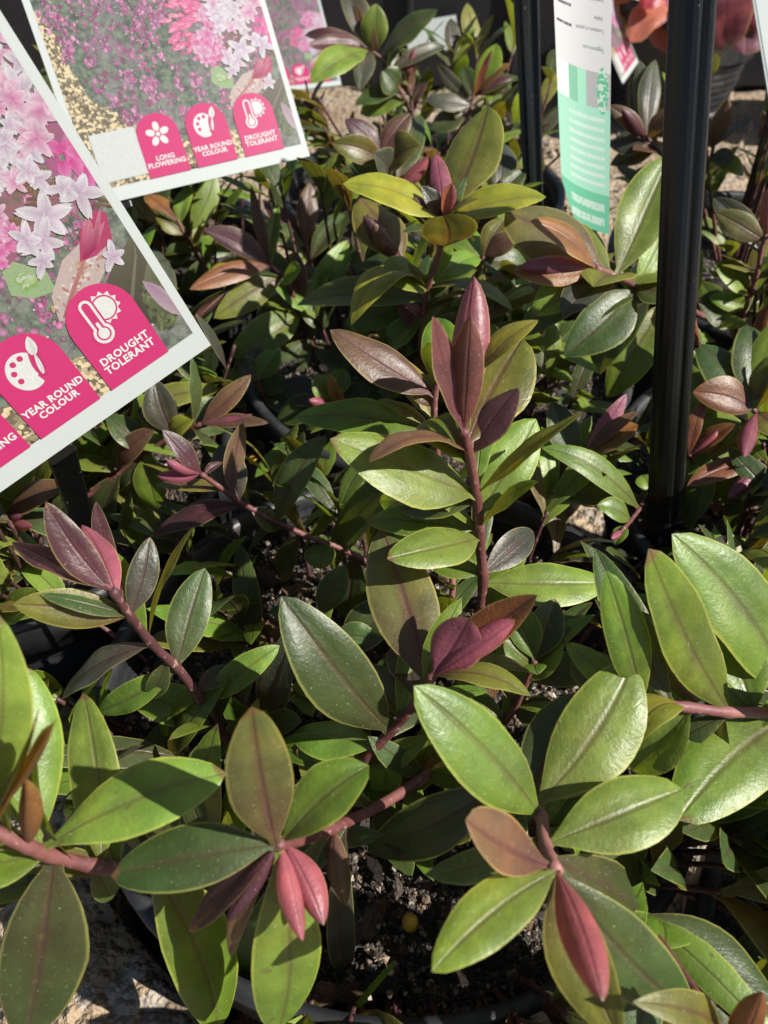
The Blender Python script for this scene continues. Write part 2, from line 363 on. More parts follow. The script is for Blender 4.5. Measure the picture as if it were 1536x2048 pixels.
LC = {  # linear base colour, purple flush; y includes the yellow glow of a backlit leaf
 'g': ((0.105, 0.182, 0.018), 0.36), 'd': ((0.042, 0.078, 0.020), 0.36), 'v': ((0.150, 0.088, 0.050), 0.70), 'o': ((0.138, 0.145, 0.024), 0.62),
 'b': ((0.105, 0.062, 0.036), 0.70), 'p': ((0.070, 0.030, 0.038), 0.60), 'r': ((0.262, 0.072, 0.108), 0.15),
 'y': ((0.200, 0.220, 0.022), 0.30), 'l': ((0.150, 0.232, 0.034), 0.30), 'n': ((0.200, 0.085, 0.030), 0.50),
 'u': ((0.120, 0.040, 0.046), 0.40), 'k': ((0.050, 0.060, 0.042), 0.35), 'm': ((0.110, 0.120, 0.040), 0.85)}
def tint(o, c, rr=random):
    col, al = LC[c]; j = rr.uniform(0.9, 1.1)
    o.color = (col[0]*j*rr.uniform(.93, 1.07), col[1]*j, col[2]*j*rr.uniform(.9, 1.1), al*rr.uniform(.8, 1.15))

BW, BH = 192, 256
ZBUF = np.full((BH, BW), 9.0)
def splat(P, grow=0):
    x, y, d = proj(P.reshape(-1, 3)); i = (x/8).astype(int); j = (y/8).astype(int)
    ok = (i >= 0) & (i < BW) & (j >= 0) & (j < BH)
    np.minimum.at(ZBUF, (j[ok], i[ok]), d[ok])
def hides(P, slack=0.004, allow=1):
    x, y, d = proj(P.reshape(-1, 3)); i = (x/8).astype(int); j = (y/8).astype(int)
    ok = (i >= 0) & (i < BW) & (j >= 0) & (j < BH)
    if not ok.any(): return False
    z = ZBUF[j[ok], i[ok]]
    return int(np.sum((d[ok] < z-slack) & (z < 8.9))) > allow

def catmull(pts, per=8):
    P = [np.array(p, float) for p in pts]; P = [2*P[0]-P[1]]+P+[2*P[-1]-P[-2]]; out = []
    for i in range(1, len(P)-2):
        for q in range(per):
            t = q/per; out.append(0.5*((2*P[i])+(-P[i-1]+P[i+1])*t+(2*P[i-1]-5*P[i]+4*P[i+1]-P[i+2])*t*t+(-P[i-1]+3*P[i]-3*P[i+1]+P[i+2])*t**3))
    out.append(P[-2]); return np.array(out)
def tube_mesh(name, path, r0, r1, sides=7, nodes=()):
    n = len(path); v = []; f = []
    prev = None
    for i in range(n):
        tan = path[min(i+1, n-1)]-path[max(i-1, 0)]; tan = tan/(np.linalg.norm(tan)+1e-9)
        if prev is None:
            a = np.cross(tan, [0, 0, 1.0]) if abs(tan[2]) < 0.9 else np.cross(tan, [1.0, 0, 0])
        else: a = prev-tan*(prev @ tan)
        a = a/np.linalg.norm(a); prev = a; b = np.cross(tan, a); r = r0+(r1-r0)*i/(n-1)
        for q in nodes:
            r *= 1+0.16*math.exp(-((i-q)/0.6)**2)
        for s in range(sides):
            th = 2*math.pi*s/sides; v.append(path[i]+r*(a*math.cos(th)+b*math.sin(th)))
    for i in range(n-1):
        for s in range(sides): f.append((i*sides+s, i*sides+(s+1) % sides, (i+1)*sides+(s+1) % sides, (i+1)*sides+s))
    f.append(tuple(range(sides))[::-1]); f.append(tuple((n-1)*sides+s for s in range(sides)))
    return pydata(name, v, f)

HSTEMS = []; WARN = []; HR = random.Random(21)
STEMCOL = {'red': (0.135, 0.050, 0.046), 'pink': (0.24, 0.105, 0.095), 'dark': (0.085, 0.036, 0.036)}
def hero(plant, stem, leaves, r=(2.0, 1.5), scol='red', rooted=True):
    """stem: photo points (x, y, depth cm) from the root side to the tip; leaves: text rows"""
    pl = PLANTS[plant]; c = pl['c']; P = [at(x, y, d/100) for x, y, d in stem]; vis = len(P)
    if rooted:
        h = P[0][:2]-c[:2]; m = np.linalg.norm(h); k = min(0.055, 0.45*m)/max(m, 1e-6)
        root = np.array([*(c[:2]+h*k), SOIL_Z-0.004]); midp = root*0.5+P[0]*0.5; midp[2] = root[2]*0.55+P[0][2]*0.45
        path = catmull([root, midp]+P, 7)
    else: path = catmull(P, 7)
    base = np.array([c[0], c[1], 0]); px, py, pd = proj(path)
    ATT = sorted({int(np.argmin((px-float(q.split()[0]))**2+(py-float(q.split()[1]))**2)) for q in leaves.strip().split('\n') if q.strip()})
    so = mesh_obj('stem', tube_mesh('stem', path-base, r[0]*.00085, r[1]*.00078, 8, ATT), STEM, pl['root'])
    so.color = (*STEMCOL[scol], 1); splat(path); HSTEMS.append((plant, path, so, base))
    px, py, pd = proj(path)
    for row in leaves.strip().split('\n'):
        w = row.split()
        if len(w) < 8: continue
        bx, by, tx, ty, dd, wp = map(float, w[:6]); roll = math.radians(float(w[6])); colc = w[7]; opt = {'b': 0.06, 'f': 0.14, 'c': 0.0, 'p': 0.5, 'e': 0.80, 'w': 0.0, 't': 0.0, 'u': 0.5, 'k': 0.0, 'z': 0.0}
        for q in w[8:]: opt[q[0]] = float(q[1:])
        if abs(roll) > 0.3:
            if tx-bx < -0.5*abs(ty-by): roll = -abs(roll)
            elif tx-bx > 0.5*abs(ty-by): roll = abs(roll)
        elif not any(q[0] == 't' for q in w[8:]):
            roll += HR.uniform(-.36, .36); opt['t'] = HR.uniform(-.35, .35)
            if opt['f'] == 0.14: opt['f'] = HR.uniform(.18, .52); opt['k'] = HR.choice([0, 0, .03, .07, -.04])
        i = int(np.argmin((px-bx)**2+(py-by)**2)); dist = math.hypot(px[i]-bx, py[i]-by)
        if dist < 60: B = path[i]; d0 = pd[i]
        else: d0 = pd[i]; B = at(bx, by, d0); WARN.append((plant, row, round(dist)))
        d0 = d0+opt['z']/100
        dd = (dd*1.5+HR.uniform(-.45, .45))*(d0/0.24 if d0 > .24 else 1)
        Tp = at(tx, ty, d0+dd/100); ax = Tp-B; L = np.linalg.norm(ax); ax = ax/L
        cd = CAM-B; cd = cd/np.linalg.norm(cd); aim = cd*opt['u']+np.array([0, 0, 1.0])*(1-opt['u'])
        n = aim-ax*(aim @ ax); n = n/np.linalg.norm(n)
        sd = np.cross(n, ax); n2 = n*math.cos(roll)+sd*math.sin(roll); sd = np.cross(n2, ax)
        cdp = cd-ax*(cd @ ax); cdp = cdp/np.linalg.norm(cdp)
        vis_ = abs(n2 @ cdp) if abs(opt['c']) < 1.2 else 1.0
        Wm = (0.95 if wp > 60 else 1.0)*wp/FPX*(d0+dd/200)/max(0.5, vis_)
        isbud = abs(opt['c']) > 2.0
        X, Y, Z, T, S = leaf_grid(L, Wm, opt['b'], opt['f'], opt['c'], opt['p'], opt['e'], opt['t'], opt['w'] or (0 if isbud else HR.uniform(.002, .018)), 14, 8 if isbud else 6, bx*0.1, opt['k'], HR.uniform(-.12, .12), 0 if isbud else HR.uniform(-.05, .05))
        me = grid_mesh('bud' if isbud else 'leaf', X, Y, Z, T, S)
        M = Matrix(((ax[0], sd[0], n2[0], 0), (ax[1], sd[1], n2[1], 0), (ax[2], sd[2], n2[2], 0), (0, 0, 0, 1)))
        o = mesh_obj(me.name.split('.')[0], me, None, so)
        o.matrix_local = Matrix.Translation(Vector(B-base)) @ M; tint(o, colc)
        # dense samples into the occlusion buffer
        G = B+X[..., None]*ax+Y[..., None]*sd+Z[..., None]*n2
        for a in np.linspace(0, 1, 3):
            Gi = G[:-1]*(1-a)+G[1:]*a
            for b in np.linspace(0, 1, 4): splat(Gi[:, :-1]*(1-b)+Gi[:, 1:]*b)
        pl['n'] += 1

# ------------------------------------------------------------------ the stems one can tell apart in the photograph
# rows: base x y, tip x y, tip depth minus base depth (cm), width px, roll deg, colour, options
# pot A: tall central stem
hero('A', [(905, 1490, 28.5), (962, 1215, 26.2), (960, 1090, 24.6), (952, 990, 23.2), (936, 900, 21.8), (926, 860, 21.2)], '''
922 862 865 632 -0.9 56 -30 u f.5 b-.04 e.8 t0
932 866 941 630 -1.0 74 8 u c1.1 b.03 e.85 p.5 t0
918 840 946 547 -0.4 84 10 r c1.5 b.02 e.8 p.55
914 840 890 672 -0.8 48 -15 r c2.0 b.02
948 915 738 924 -1.2 52 -34 v b.20 f.2 e.7 t.3
955 905 1036 775 -0.3 82 10 p f.1 e.75
945 890 1045 676 1.2 150 0 o b-.03 f.08 e.7 p.55
943 985 660 878 -1.2 126 -4 l b.05 f.12 e.75 t.01
965 985 1166 824 -1.0 38 48 y b.03 f.3
972 1035 1072 838 0.4 118 -5 l f.1 e.72
968 1076 774 1118 -1.3 90 -6 l b.07 e.68 t0
955 1060 728 1036 0.5 66 0 g b.05
950 1150 850 1112 0.6 62 0 g
974 1160 1212 1166 0.4 92 8 l b.06 e.66 t.01
976 1150 1070 1060 1.2 70 0 k
948 1000 800 1022 1.0 70 0 d
945 990 745 1000 1.4 72 0 g
940 905 870 826 1.0 112 0 g e.6
958 745 1076 640 -0.4 46 35 y b.12 f.25 z1
''', r=(2.3, 1.7))
# second stem close behind it
hero('A', [(905, 1180, 30.5), (880, 960, 28.5), (868, 830, 26.5), (876, 740, 25.4)], '''
866 790 660 660 -0.8 84 8 b b.05 f.16 e.75
870 760 878 628 0.3 84 0 g e.7
864 822 822 748 -0.3 62 0 m e.75
868 870 582 834 0.4 80 5 g b.05
870 900 640 1160 3 70 0 d
868 845 770 700 0.5 60 0 y
872 930 740 1160 1.5 80 10 d
''', r=(1.8, 1.4), scol='pink')
# bronze and pink rosette, mid front
hero('A', [(725, 1525, 23.8), (782, 1463, 23.0), (836, 1400, 22.0), (866, 1352, 21.2)], '''
850 1366 762 1056 1.8 140 -12 m b-.03 f.16 e.72 p.52
874 1360 938 1236 -0.8 112 -12 r f.2 e.66 p.55 b-.05 t.01
880 1358 1074 1190 -0.6 84 12 n f.35 b-.08 e.8
884 1348 1030 1240 -1.1 54 -5 r c2.3 p.55
880 1362 1062 1392 -0.6 48 38 o b.16 f.25
768 1452 562 1194 -1.4 150 5 d b.05 f.14 e.7
745 1490 586 1466 0.8 84 -18 l b.04 e.7
724 1520 540 1494 0.6 72 0 g b.05
800 1430 690 1330 2.0 80 0 d
840 1400 800 1290 2.2 90 0 k
''', r=(2.2, 1.6))
# rosette bottom left of centre
hero('A', [(850, 1552, 23.5), (765, 1608, 21.6), (690, 1645, 20), (612, 1678, 18.0), (553, 1690, 16.8)], '''
540 1684 503 1414 -1.8 142 -8 m b-.02 f.18 e.72 p.48 t.01
562 1686 737 1528 0.3 118 10 g b.06 e.66 p.55
522 1680 222 1752 -0.3 134 -4 d b.06 f.12 e.68 p.52
548 1695 556 2062 1.2 150 12 l b.06 f.10 e.7 p.55
566 1692 606 1882 -0.8 50 12 r c1.5 b.04
574 1694 648 1852 -0.6 66 -14 r c1.3 b.05
536 1700 377 1862 0.4 58 30 p f.3 b.04
520 1720 443 1852 -0.2 42 0 p c2.3
522 1730 462 1916 0.9 42 10 b f.3
668 1655 692 1812 0.2 52 -20 b c1.3 b.07
690 1645 700 1962 3.2 62 10 k
660 1660 490 2000 3.4 96 0 d b.06
''', r=(2.2, 1.6))
# long sprawling branch to the left
hero('A', [(640, 1690, 22.5), (480, 1722, 20.6), (330, 1722, 19.3), (220, 1736, 18.2), (108, 1712, 17.2), (45, 1688, 16.4), (-40, 1650, 15.8)], '''
50 1690 57 1548 -0.9 46 0 n c2.4 p.45
80 1700 452 1546 0.2 140 6 l b.07 f.16 e.72 p.58 t.01
108 1716 50 2082 1.3 172 0 d b.05 f.22 e.72 p.45
80 1700 42 1328 0.4 146 -6 g b.03 f.12 e.7 p.55
205 1735 164 1382 1.0 104 0 l b.03 e.72 p.5
-40 1650 -6 1226 -1.0 120 0 l b.03 f.1
-40 1650 110 1444 -1.6 80 -30 n f.4 b-.05 z-.4
-40 1640 76 1420 -1.6 50 -40 y f.35 b-.05
96 1712 -100 1748 -0.2 128 0 g b.06
232 1734 200 1612 0.8 86 0 g
192 1736 226 1796 0.8 68 0 d
300 1724 436 2064 1.6 140 8 g b.05 f.10 e.72
330 1722 300 1600 2 80 0 d
''', r=(2.4, 1.9))
# diagonal branch up and left
hero('A', [(470, 1490, 25.8), (415, 1418, 24.8), (362, 1345, 23.6), (304, 1288, 22.4), (260, 1232, 21.4), (225, 1180, 20.6)], '''
256 1240 26 1208 -0.8 84 8 o b.04 f.16 e.78
230 1186 92 1004 -0.6 76 8 p b-.02 f.26 e.78 t.01
222 1180 90 1056 0.3 42 0 r c2.2
224 1180 24 1084 0.2 48 -20 p f.3
236 1190 166 1052 0.9 62 0 r c1.0
250 1215 192 1003 1.4 40 10 p f.3
262 1228 300 1074 0.2 64 -10 k f.15 w.02
305 1268 389 1052 -0.4 30 60 y f.2
302 1286 124 1396 0.3 48 -35 k b.12 f.2
346 1336 195 1424 0.5 62 0 g b.08
362 1336 410 1136 0.2 88 -8 d b.02 f.18 e.7
418 1404 559 1290 0.1 62 10 g b.05 e.7
440 1450 258 1392 1.0 92 0 l b.04
390 1385 470 1332 0.3 40 0 d
338 1320 300 1400 0.5 44 0 d
400 1400 340 1440 0.8 44 0 g
420 1420 322 1452 1.5 60 0 g
''', r=(2.1, 1.5), scol='dark')
# bottom right rosette with the long pink bud
hero('A', [(930, 1560, 22.8), (1010, 1570, 20.6), (1076, 1622, 18.6), (1090, 1690, 17), (1112, 1742, 15.8)], '''
1080 1636 828 1372 -0.9 150 -4 g b.04 f.16 e.7 p.5 t.01
1092 1688 1364 1578 0.6 146 4 l b.06 f.14 e.62 p.55 t.01
1114 1734 931 1640 -0.9 116 -14 v f.34 b-.04 e.66 p.6
1106 1744 864 1944 -0.8 122 -8 l b.05 f.2 e.7 p.5 t.01
1112 1750 1206 1992 -1.6 86 -4 r c1.5 b.04 p.5
1114 1744 1246 2090 -0.7 138 0 o f.42 b-.06 e.76
1120 1744 1382 2022 1.2 150 0 d b.05 f.12 e.7
1070 1612 1264 1324 1.1 168 -6 l b.03 f.1 e.66 p.55 t.01
1060 1600 1156 1384 1.3 116 0 d
1100 1715 1300 1850 2.2 100 0 d
1000 1570 740 1700 1.5 120 10 d b.06
1005 1570 900 1680 2 90 0 k
''', r=(2.3, 1.7), scol='pink')
# lower right corner shoots
hero('A', [(1180, 1700, 23), (1260, 1800, 20.5), (1330, 1900, 18.5), (1420, 2030, 16.5), (1470, 2120, 15.5)], '''
1285 1830 1570 2050 -0.6 124 0 d b.05
1440 2080 1266 2004 -0.8 76 10 o b.12 f.3
1470 2110 1524 1984 -0.8 66 0 n c1.2
1330 1900 1320 1840 1 90 0 g
''', r=(1.9, 1.4))
# red-stemmed branch towards the upper left, over the rim
hero('A', [(800, 1180, 31.5), (712, 1112, 31), (600, 1066, 30.2), (500, 1016, 29.4), (440, 975, 28.6), (402, 948, 28)], '''
404 950 325 860 -0.4 38 0 p f.25
402 952 312 950 -0.2 32 0 r c1.4
402 950 334 920 -0.5 26 0 r c2.2
460 988 486 845 -0.3 42 -30 b f.3 b-.05
482 1004 438 888 0.2 80 0 k
492 1010 308 1070 0.2 46 -20 p f.2
408 952 445 925 0 16 0 p
500 1016 560 1060 0.4 40 0 d
655 1090 640 1138 -0.4 66 0 g e.6
712 1112 700 1240 1 90 0 d
560 1045 650 870 -0.6 66 10 d f.14
600 1066 560 1160 1 50 0 d
''', r=(1.6, 1.2))
# pot L
hero('L', [(120, 1030, 36), (240, 945, 35), (336, 877, 33.8), (402, 848, 33)], '''
404 846 502 750 -0.2 40 10 b f.2
402 848 505 828 -0.2 20 0 r c1.6
404 850 537 846 0 30 -10 b f.2
345 880 386 838 -0.3 44 0 y
350 870 308 758 -0.2 72 0 k
365 866 441 794 0.2 54 0 d
290 905 212 828 0 62 0 d
296 905 316 1018 0.3 66 0 g e.65
245 940 112 908 0 34 20 g
290 905 200 980 0.6 60 0 d
240 945 190 1060 0.8 60 0 d
340 880 280 790 0.6 70 0 d
''', r=(1.6, 1.1))
hero('L', [(-40, 1060, 30), (0, 1040, 29), (15, 1030, 28)], '''
12 1030 136 968 -0.4 54 15 b f.2 b.08
10 1036 66 1056 -0.6 24 0 r c2.2
10 1036 40 1030 -0.6 22 0 r c2.2
-30 1050 96 1140 -0.2 44 20 l b.08
-20 1045 110 1190 0.6 60 0 d
0 1040 60 1130 0.5 50 0 d
-20 1045 -10 1190 0.4 60 0 p
''', r=(1.6, 1.1))
# pot C: the heart-topped stem
hero('C', [(842, 700, 38.5), (847, 630, 37.4), (854, 578, 36), (878, 505, 34), (888, 440, 32.6)], '''
882 500 886 432 -2.6 120 0 m f.42 b-.05 e.6 p.55
890 436 976 212 0.9 108 24 o b-.02 f.12 e.7 p.56 t0
884 430 870 302 0.7 40 0 r c.7
891 440 904 368 -0.8 30 0 r c1.8
884 440 686 368 -0.3 64 22 y b.08 f.25 e.72
892 446 1092 394 -0.3 60 28 y b.05 f.3 e.72
886 436 825 394 -0.6 22 0 b c1
886 430 842 372 -0.2 34 0 k
890 440 956 398 -0.6 24 30 y f.3
850 580 702 650 -1.2 46 30 y b.30 f.2
858 580 1026 622 -0.8 40 40 o b.14 f.25
850 575 752 546 -0.5 62 -10 l b.06
850 572 806 524 -0.4 30 0 o
856 572 962 510 0.7 54 0 g
848 600 590 604 0.6 74 0 g b.05
850 640 760 700 0.6 60 0 g
846 650 960 700 1 70 0 d
''', r=(2.0, 1.6), scol='pink')
hero('C', [(850, 640, 39), (830, 560, 38), (806, 520, 36.8)], '''
806 520 730 426 -0.4 38 0 p c2.2
808 520 748 446 -0.8 38 8 b c1.5
802 524 720 396 0.3 96 0 o f-.12 e.66
835 620 798 597 -0.6 52 0 r f.15
830 600 690 650 0.8 70 0 g
826 560 720 530 0.8 50 0 d
''', r=(1.6, 1.3))
hero('C', [(930, 640, 42), (950, 560, 40), (968, 512, 39)], '''
968 512 1012 434 -0.4 50 -15 o f.3
970 512 1040 470 0 44 10 b
968 520 900 480 0 40 0 g
966 520 1060 540 0.2 50 0 d
960 540 880 560 0.2 60 0 g
1020 560 1022 524 0 66 0 m z-2
''', r=(1.5, 1.2))
# scorched red shoot right of the tags
hero('C', [(640, 760, 48), (623, 676, 47), (594, 610, 45.6), (571, 558, 44.6), (540, 530, 44)], '''
536 520 502 371 -0.3 24 30 b f.25
540 520 556 409 0 28 0 g
532 526 408 458 -0.4 48 8 p f.2 b.03
534 526 379 579 -0.6 44 -5 n f.1 b.06
560 560 428 636 -0.4 58 10 o b.06 f.2
530 520 423 536 0 22 20 y
598 626 458 713 -0.6 78 8 g b.07 f.14
570 552 606 540 -0.4 36 0 l
620 620 592 503 -0.2 42 20 b f.2
622 640 696 480 0 64 -8 l f.14
622 676 552 785 0 68 0 d
618 676 545 762 0.8 66 0 l
626 690 724 744 0 62 0 d
594 612 660 650 0.5 50 0 d
580 590 520 690 0.8 54 0 d
630 700 600 790 0.3 50 0 d
''', r=(1.9, 1.5))
hero('B', [(640, 600, 56), (622, 530, 55), (612, 490, 54)], '''
614 492 620 366 -0.2 42 0 b f.15
606 490 526 399 0 42 0 p f.15
606 494 540 470 -0.4 38 0 d
620 520 700 420 0.4 44 0 d
618 510 560 540 0 34 0 g
''', r=(1.6, 1.3), scol='pink', rooted=False)
hero('B', [(420, 560, 52), (395, 510, 51), (370, 470, 50), (355, 440, 49.5)], '''
382 492 417 392 0 30 -25 y f.3
360 450 384 372 -0.2 34 0 l
370 470 310 430 0 34 0 o
352 440 290 386 -0.2 40 0 n
390 505 330 520 0 40 0 d
400 520 380 620 0.3 60 0 d
395 510 470 480 0.4 40 0 d
''', r=(1.6, 1.2))
# pot D: the branch with the big glossy leaf and red bud
hero('D', [(1360, 610, 37), (1300, 596, 35.6), (1267, 571, 34.6), (1233, 553, 33.6), (1190, 536, 32.8)], '''
1238 548 1339 312 0.2 112 -10 l b.02 f.14 e.72 p.52
1200 540 1010 426 0.4 122 0 m b.03 f.08 e.66
1222 545 1098 432 0.9 70 0 l b.04
1185 532 1060 442 -0.6 44 20 n f.3
1188 536 1038 536 -0.6 42 0 r c1.9
1190 540 1020 542 -0.3 56 10 n f.4
1240 552 1187 574 -0.8 60 -20 o f.4
1212 548 1062 632 -0.2 98 8 l b.05
1230 556 1122 640 -0.7 66 0 k
1270 576 1128 712 -0.4 110 0 d b.05 f.14
1300 600 1193 746 -0.2 96 0 d b.05
1330 605 1213 798 0.1 92 0 g b.05
1262 570 1345 544 0 54 10 l
1268 575 1350 600 -0.2 50 0 d
1275 572 1332 436 0.2 50 -15 l
1212 560 1036 672 0.6 60 0 d
''', r=(2.0, 1.6), scol='red')
hero('D', [(1400, 400, 52), (1340, 330, 51), (1294, 275, 50)], '''
1297 272 1311 119 0.2 44 0 k f.1
1290 272 1280 120 0.2 40 0 k f.1
1290 270 1250 214 -0.6 30 0 p c2.2
1288 274 1217 211 -0.2 32 10 b f.25
1298 270 1348 214 -0.2 34 -10 b f.25
1320 304 1264 303 -0.6 24 0 b
1310 300 1220 330 0 40 0 k
1330 320 1400 300 0 36 0 d
1300 280 1220 290 0.3 44 0 k
''', r=(1.6, 1.2))
hero('D', [(1400, 380, 50), (1420, 320, 49), (1428, 290, 48)], '''
1428 292 1456 198 -0.3 38 -10 b c1.2
1430 295 1502 234 -0.2 16 40 k
1424 310 1468 320 -0.4 36 0 k
1424 300 1390 220 0.2 30 0 b
1422 320 1490 350 0 34 0 g
''', r=(1.5, 1.2))
hero('D', [(1470, 690, 44), (1484, 634, 43), (1500, 590, 42), (1514, 545, 41), (1524, 494, 40), (1534, 470, 39.5)], '''
1534 484 1430 424 -0.3 52 10 m b.08 f.2
1520 505 1425 397 0.3 54 0 k
1532 472 1538 374 -0.2 34 0 r c1.2
1514 547 1438 528 -0.2 20 35 o
1500 590 1425 530 0 50 0 l
1496 606 1418 592 -0.2 40 10 g b.1
1486 632 1392 606 -0.2 58 0 d b.06
1490 620 1560 590 0 46 0 g
1510 560 1570 520 0 46 0 d
1478 660 1400 560 0.6 50 0 g
''', r=(1.9, 1.5), scol='pink')
# pot R: right edge
hero('R', [(1560, 860, 36), (1530, 840, 34.5), (1505, 818, 33.4)], '''
1508 822 1385 784 -0.3 72 8 n b.06 f.2
1506 830 1489 914 -0.8 38 0 r c1.8
1500 812 1394 688 0.3 82 0 d f.12
1504 815 1502 640 0.6 84 0 d
1510 812 1560 636 0.2 76 0 l
1512 815 1565 700 -0.3 60 0 o
1512 825 1580 880 -0.4 60 0 o
1504 825 1480 760 0.2 70 0 d
''', r=(1.8, 1.4))
hero('R', [(1440, 960, 36), (1400, 940, 35), (1378, 910, 34)], '''
1378 905 1413 792 -0.2 30 10 n f.2
1380 915 1471 848 -0.3 36 20 n f.35
1382 905 1434 860 -0.5 30 0 r c2
1392 932 1487 850 0.2 46 0 o
1400 940 1378 1028 -0.4 50 0 k
''', r=(1.4, 1.1))
hero('R', [(1590, 960, 35), (1545, 935, 34), (1514, 920, 33.2)], '''
1514 920 1374 972 -0.4 42 -10 n f.2
1510 922 1455 996 -0.6 32 0 r c1.9
1512 924 1515 1042 -0.3 32 10 b f.25
1520 930 1560 1010 0 60 0 g
1518 928 1416 1002 0.8 36 0 g
1524 930 1460 1078 0.8 66 0 d
1540 935 1490 1020 0.6 40 0 g
''', r=(1.5, 1.1))
hero('R', [(1600, 1424, 22.6), (1520, 1424, 21.7), (1450, 1424, 21.0), (1370, 1414, 20.6), (1285, 1408, 20.4)], '''
1460 1420 1297 1098 -1.5 122 -8 g b-.02 f.2 e.72 p.5 t.01
1600 1424 1344 1068 -1.2 150 -6 g b.03 f.2 e.7 p.55 t.01
1286 1405 1212 1142 -1.2 92 -10 g b.02 f.2 e.7
1340 1412 1190 1096 0.8 92 0 d b.04
1380 1416 1282 1390 1.0 110 0 l
1510 1420 1440 1240 0.8 128 0 g
1372 1414 1256 1490 -0.8 76 25 y b.22 f.2 k.1
1376 1420 1262 1542 0.4 100 0 l
1600 1430 1356 1640 -1.6 176 6 g b.05 f.1 e.62
1540 1430 1482 1752 1.0 64 0 o
1600 1440 1500 1702 0.6 120 0 l
1450 1424 1380 1560 1.2 110 0 d
1290 1408 1140 1320 1.4 74 0 d
1285 1408 1130 1282 0.6 64 0 l
1285 1408 1180 1470 1.0 80 0 d
''', r=(2.2, 1.7), scol='pink')
hero('R', [(1350, 930, 37), (1300, 985, 34.5), (1270, 1030, 33), (1240, 1065, 32)], '''
1275 1020 1090 888 -0.6 54 12 g b.06
1290 1000 1100 985 -0.4 48 0 d b.05
1262 1040 1195 1010 -0.2 44 0 g
1255 1050 1230 1090 -0.4 30 0 g
1300 985 1284 948 0 40 0 l
1242 1062 1225 1075 -0.3 16 0 r c2.4
''', r=(1.5, 1.1))
hero('C', [(1040, 1000, 37), (1092, 975, 36), (1136, 934, 34.8), (1172, 905, 34)], '''
1170 908 1276 850 -0.4 58 20 n f.35 b.04
1176 900 1253 788 -0.2 38 0 r f.2
1176 902 1277 822 -0.2 28 0 b f.3
1150 920 1104 804 0 70 0 d
1130 940 1060 880 0.3 60 0 d
1120 950 1200 1010 0.2 44 0 d
''', r=(1.7, 1.3), rooted=False)
# centre front understory
hero('A', [(960, 1480, 27.5), (1020, 1430, 26.2), (1050, 1370, 25.2), (1070, 1320, 24.6)], '''
1062 1330 1004 1282 -0.2 62 0 g
1068 1325 1074 1348 -0.6 50 0 g
1055 1365 1128 1282 -0.2 66 -10 l
1068 1320 1110 1198 0.3 80 0 d
1055 1360 1232 1320 0 74 0 d
1070 1318 1186 1200 0.9 40 0 d
1050 1370 960 1300 0.4 80 0 g
1030 1420 1130 1440 0 80 0 d
1015 1435 900 1420 0.2 80 0 g
1068 1320 1020 1200 0.4 70 0 g
''', r=(1.7, 1.2))
hero('A', [(760, 1420, 29), (720, 1360, 28.6), (680, 1300, 28.2), (640, 1230, 27.6)], '''
640 1232 690 1130 0 60 0 d
650 1250 540 1220 0.4 56 0 d
690 1310 790 1200 0.2 90 0 d
700 1330 600 1380 0.4 70 0 d
660 1270 760 1280 0 60 0 d
720 1360 560 1320 0.6 60 0 d
''', r=(1.6, 1.2), scol='dark')
# pot E: far shrub
hero('E', [(830, 260, 64), (800, 180, 62), (765, 120, 60.5), (735, 98, 60)], '''
706 92 684 -24 0.2 52 0 k
714 90 710 2 -0.2 22 20 b
755 95 752 7 -0.2 54 0 l f.2
752 95 746 55 -0.6 16 0 b
764 112 875 19 -0.4 40 12 d f.15
706 94 606 66 -0.2 34 0 p
704 100 616 96 -0.4 32 0 p
728 112 620 157 -0.6 48 0 l b.06
732 108 720 178 -0.4 42 0 k
788 134 814 99 0 30 0 d
800 134 896 87 0 30 0 k
802 182 764 140 -0.2 48 0 d
800 186 710 210 0 36 0 d
810 200 720 230 0 40 0 l
''', r=(1.8, 1.4))
hero('E', [(880, 320, 64), (930, 240, 62), (948, 190, 61)], '''
950 182 994 84 0 48 0 g
953 180 985 98 -0.5 14 0 r f.2
947 195 924 129 -0.2 36 0 d
960 195 1027 150 -0.4 34 0 p c1
960 190 1022 126 -0.2 28 0 n f.3
965 206 1054 156 -0.2 28 10 d
944 200 872 124 0 26 10 k
940 210 850 198 0 34 0 k
935 230 860 260 0 40 0 d
940 225 1010 260 0 44 0 d
''', r=(1.6, 1.3))
hero('C', [(810, 420, 45), (780, 350, 44), (760, 310, 43)], '''
756 310 690 239 0 48 0 p f.15
764 306 821 226 0.2 48 0 b f.15
752 330 664 286 -0.4 54 10 o b.08
772 335 841 290 -0.4 60 0 o b.06
782 356 748 306 -0.8 42 0 k
800 372 858 312 -0.4 30 0 r c1.8
800 380 842 230 1.0 50 0 d
790 370 700 330 0.3 50 0 d
''', r=(1.6, 1.2), rooted=False)
hero('C', [(960, 480, 46), (985, 430, 45), (992, 395, 44.5)], '''
986 400 1000 274 0.4 50 0 k
990 396 940 320 0.4 44 0 d
992 396 1050 340 0.2 40 0 d
''', r=(1.5, 1.2), rooted=False)

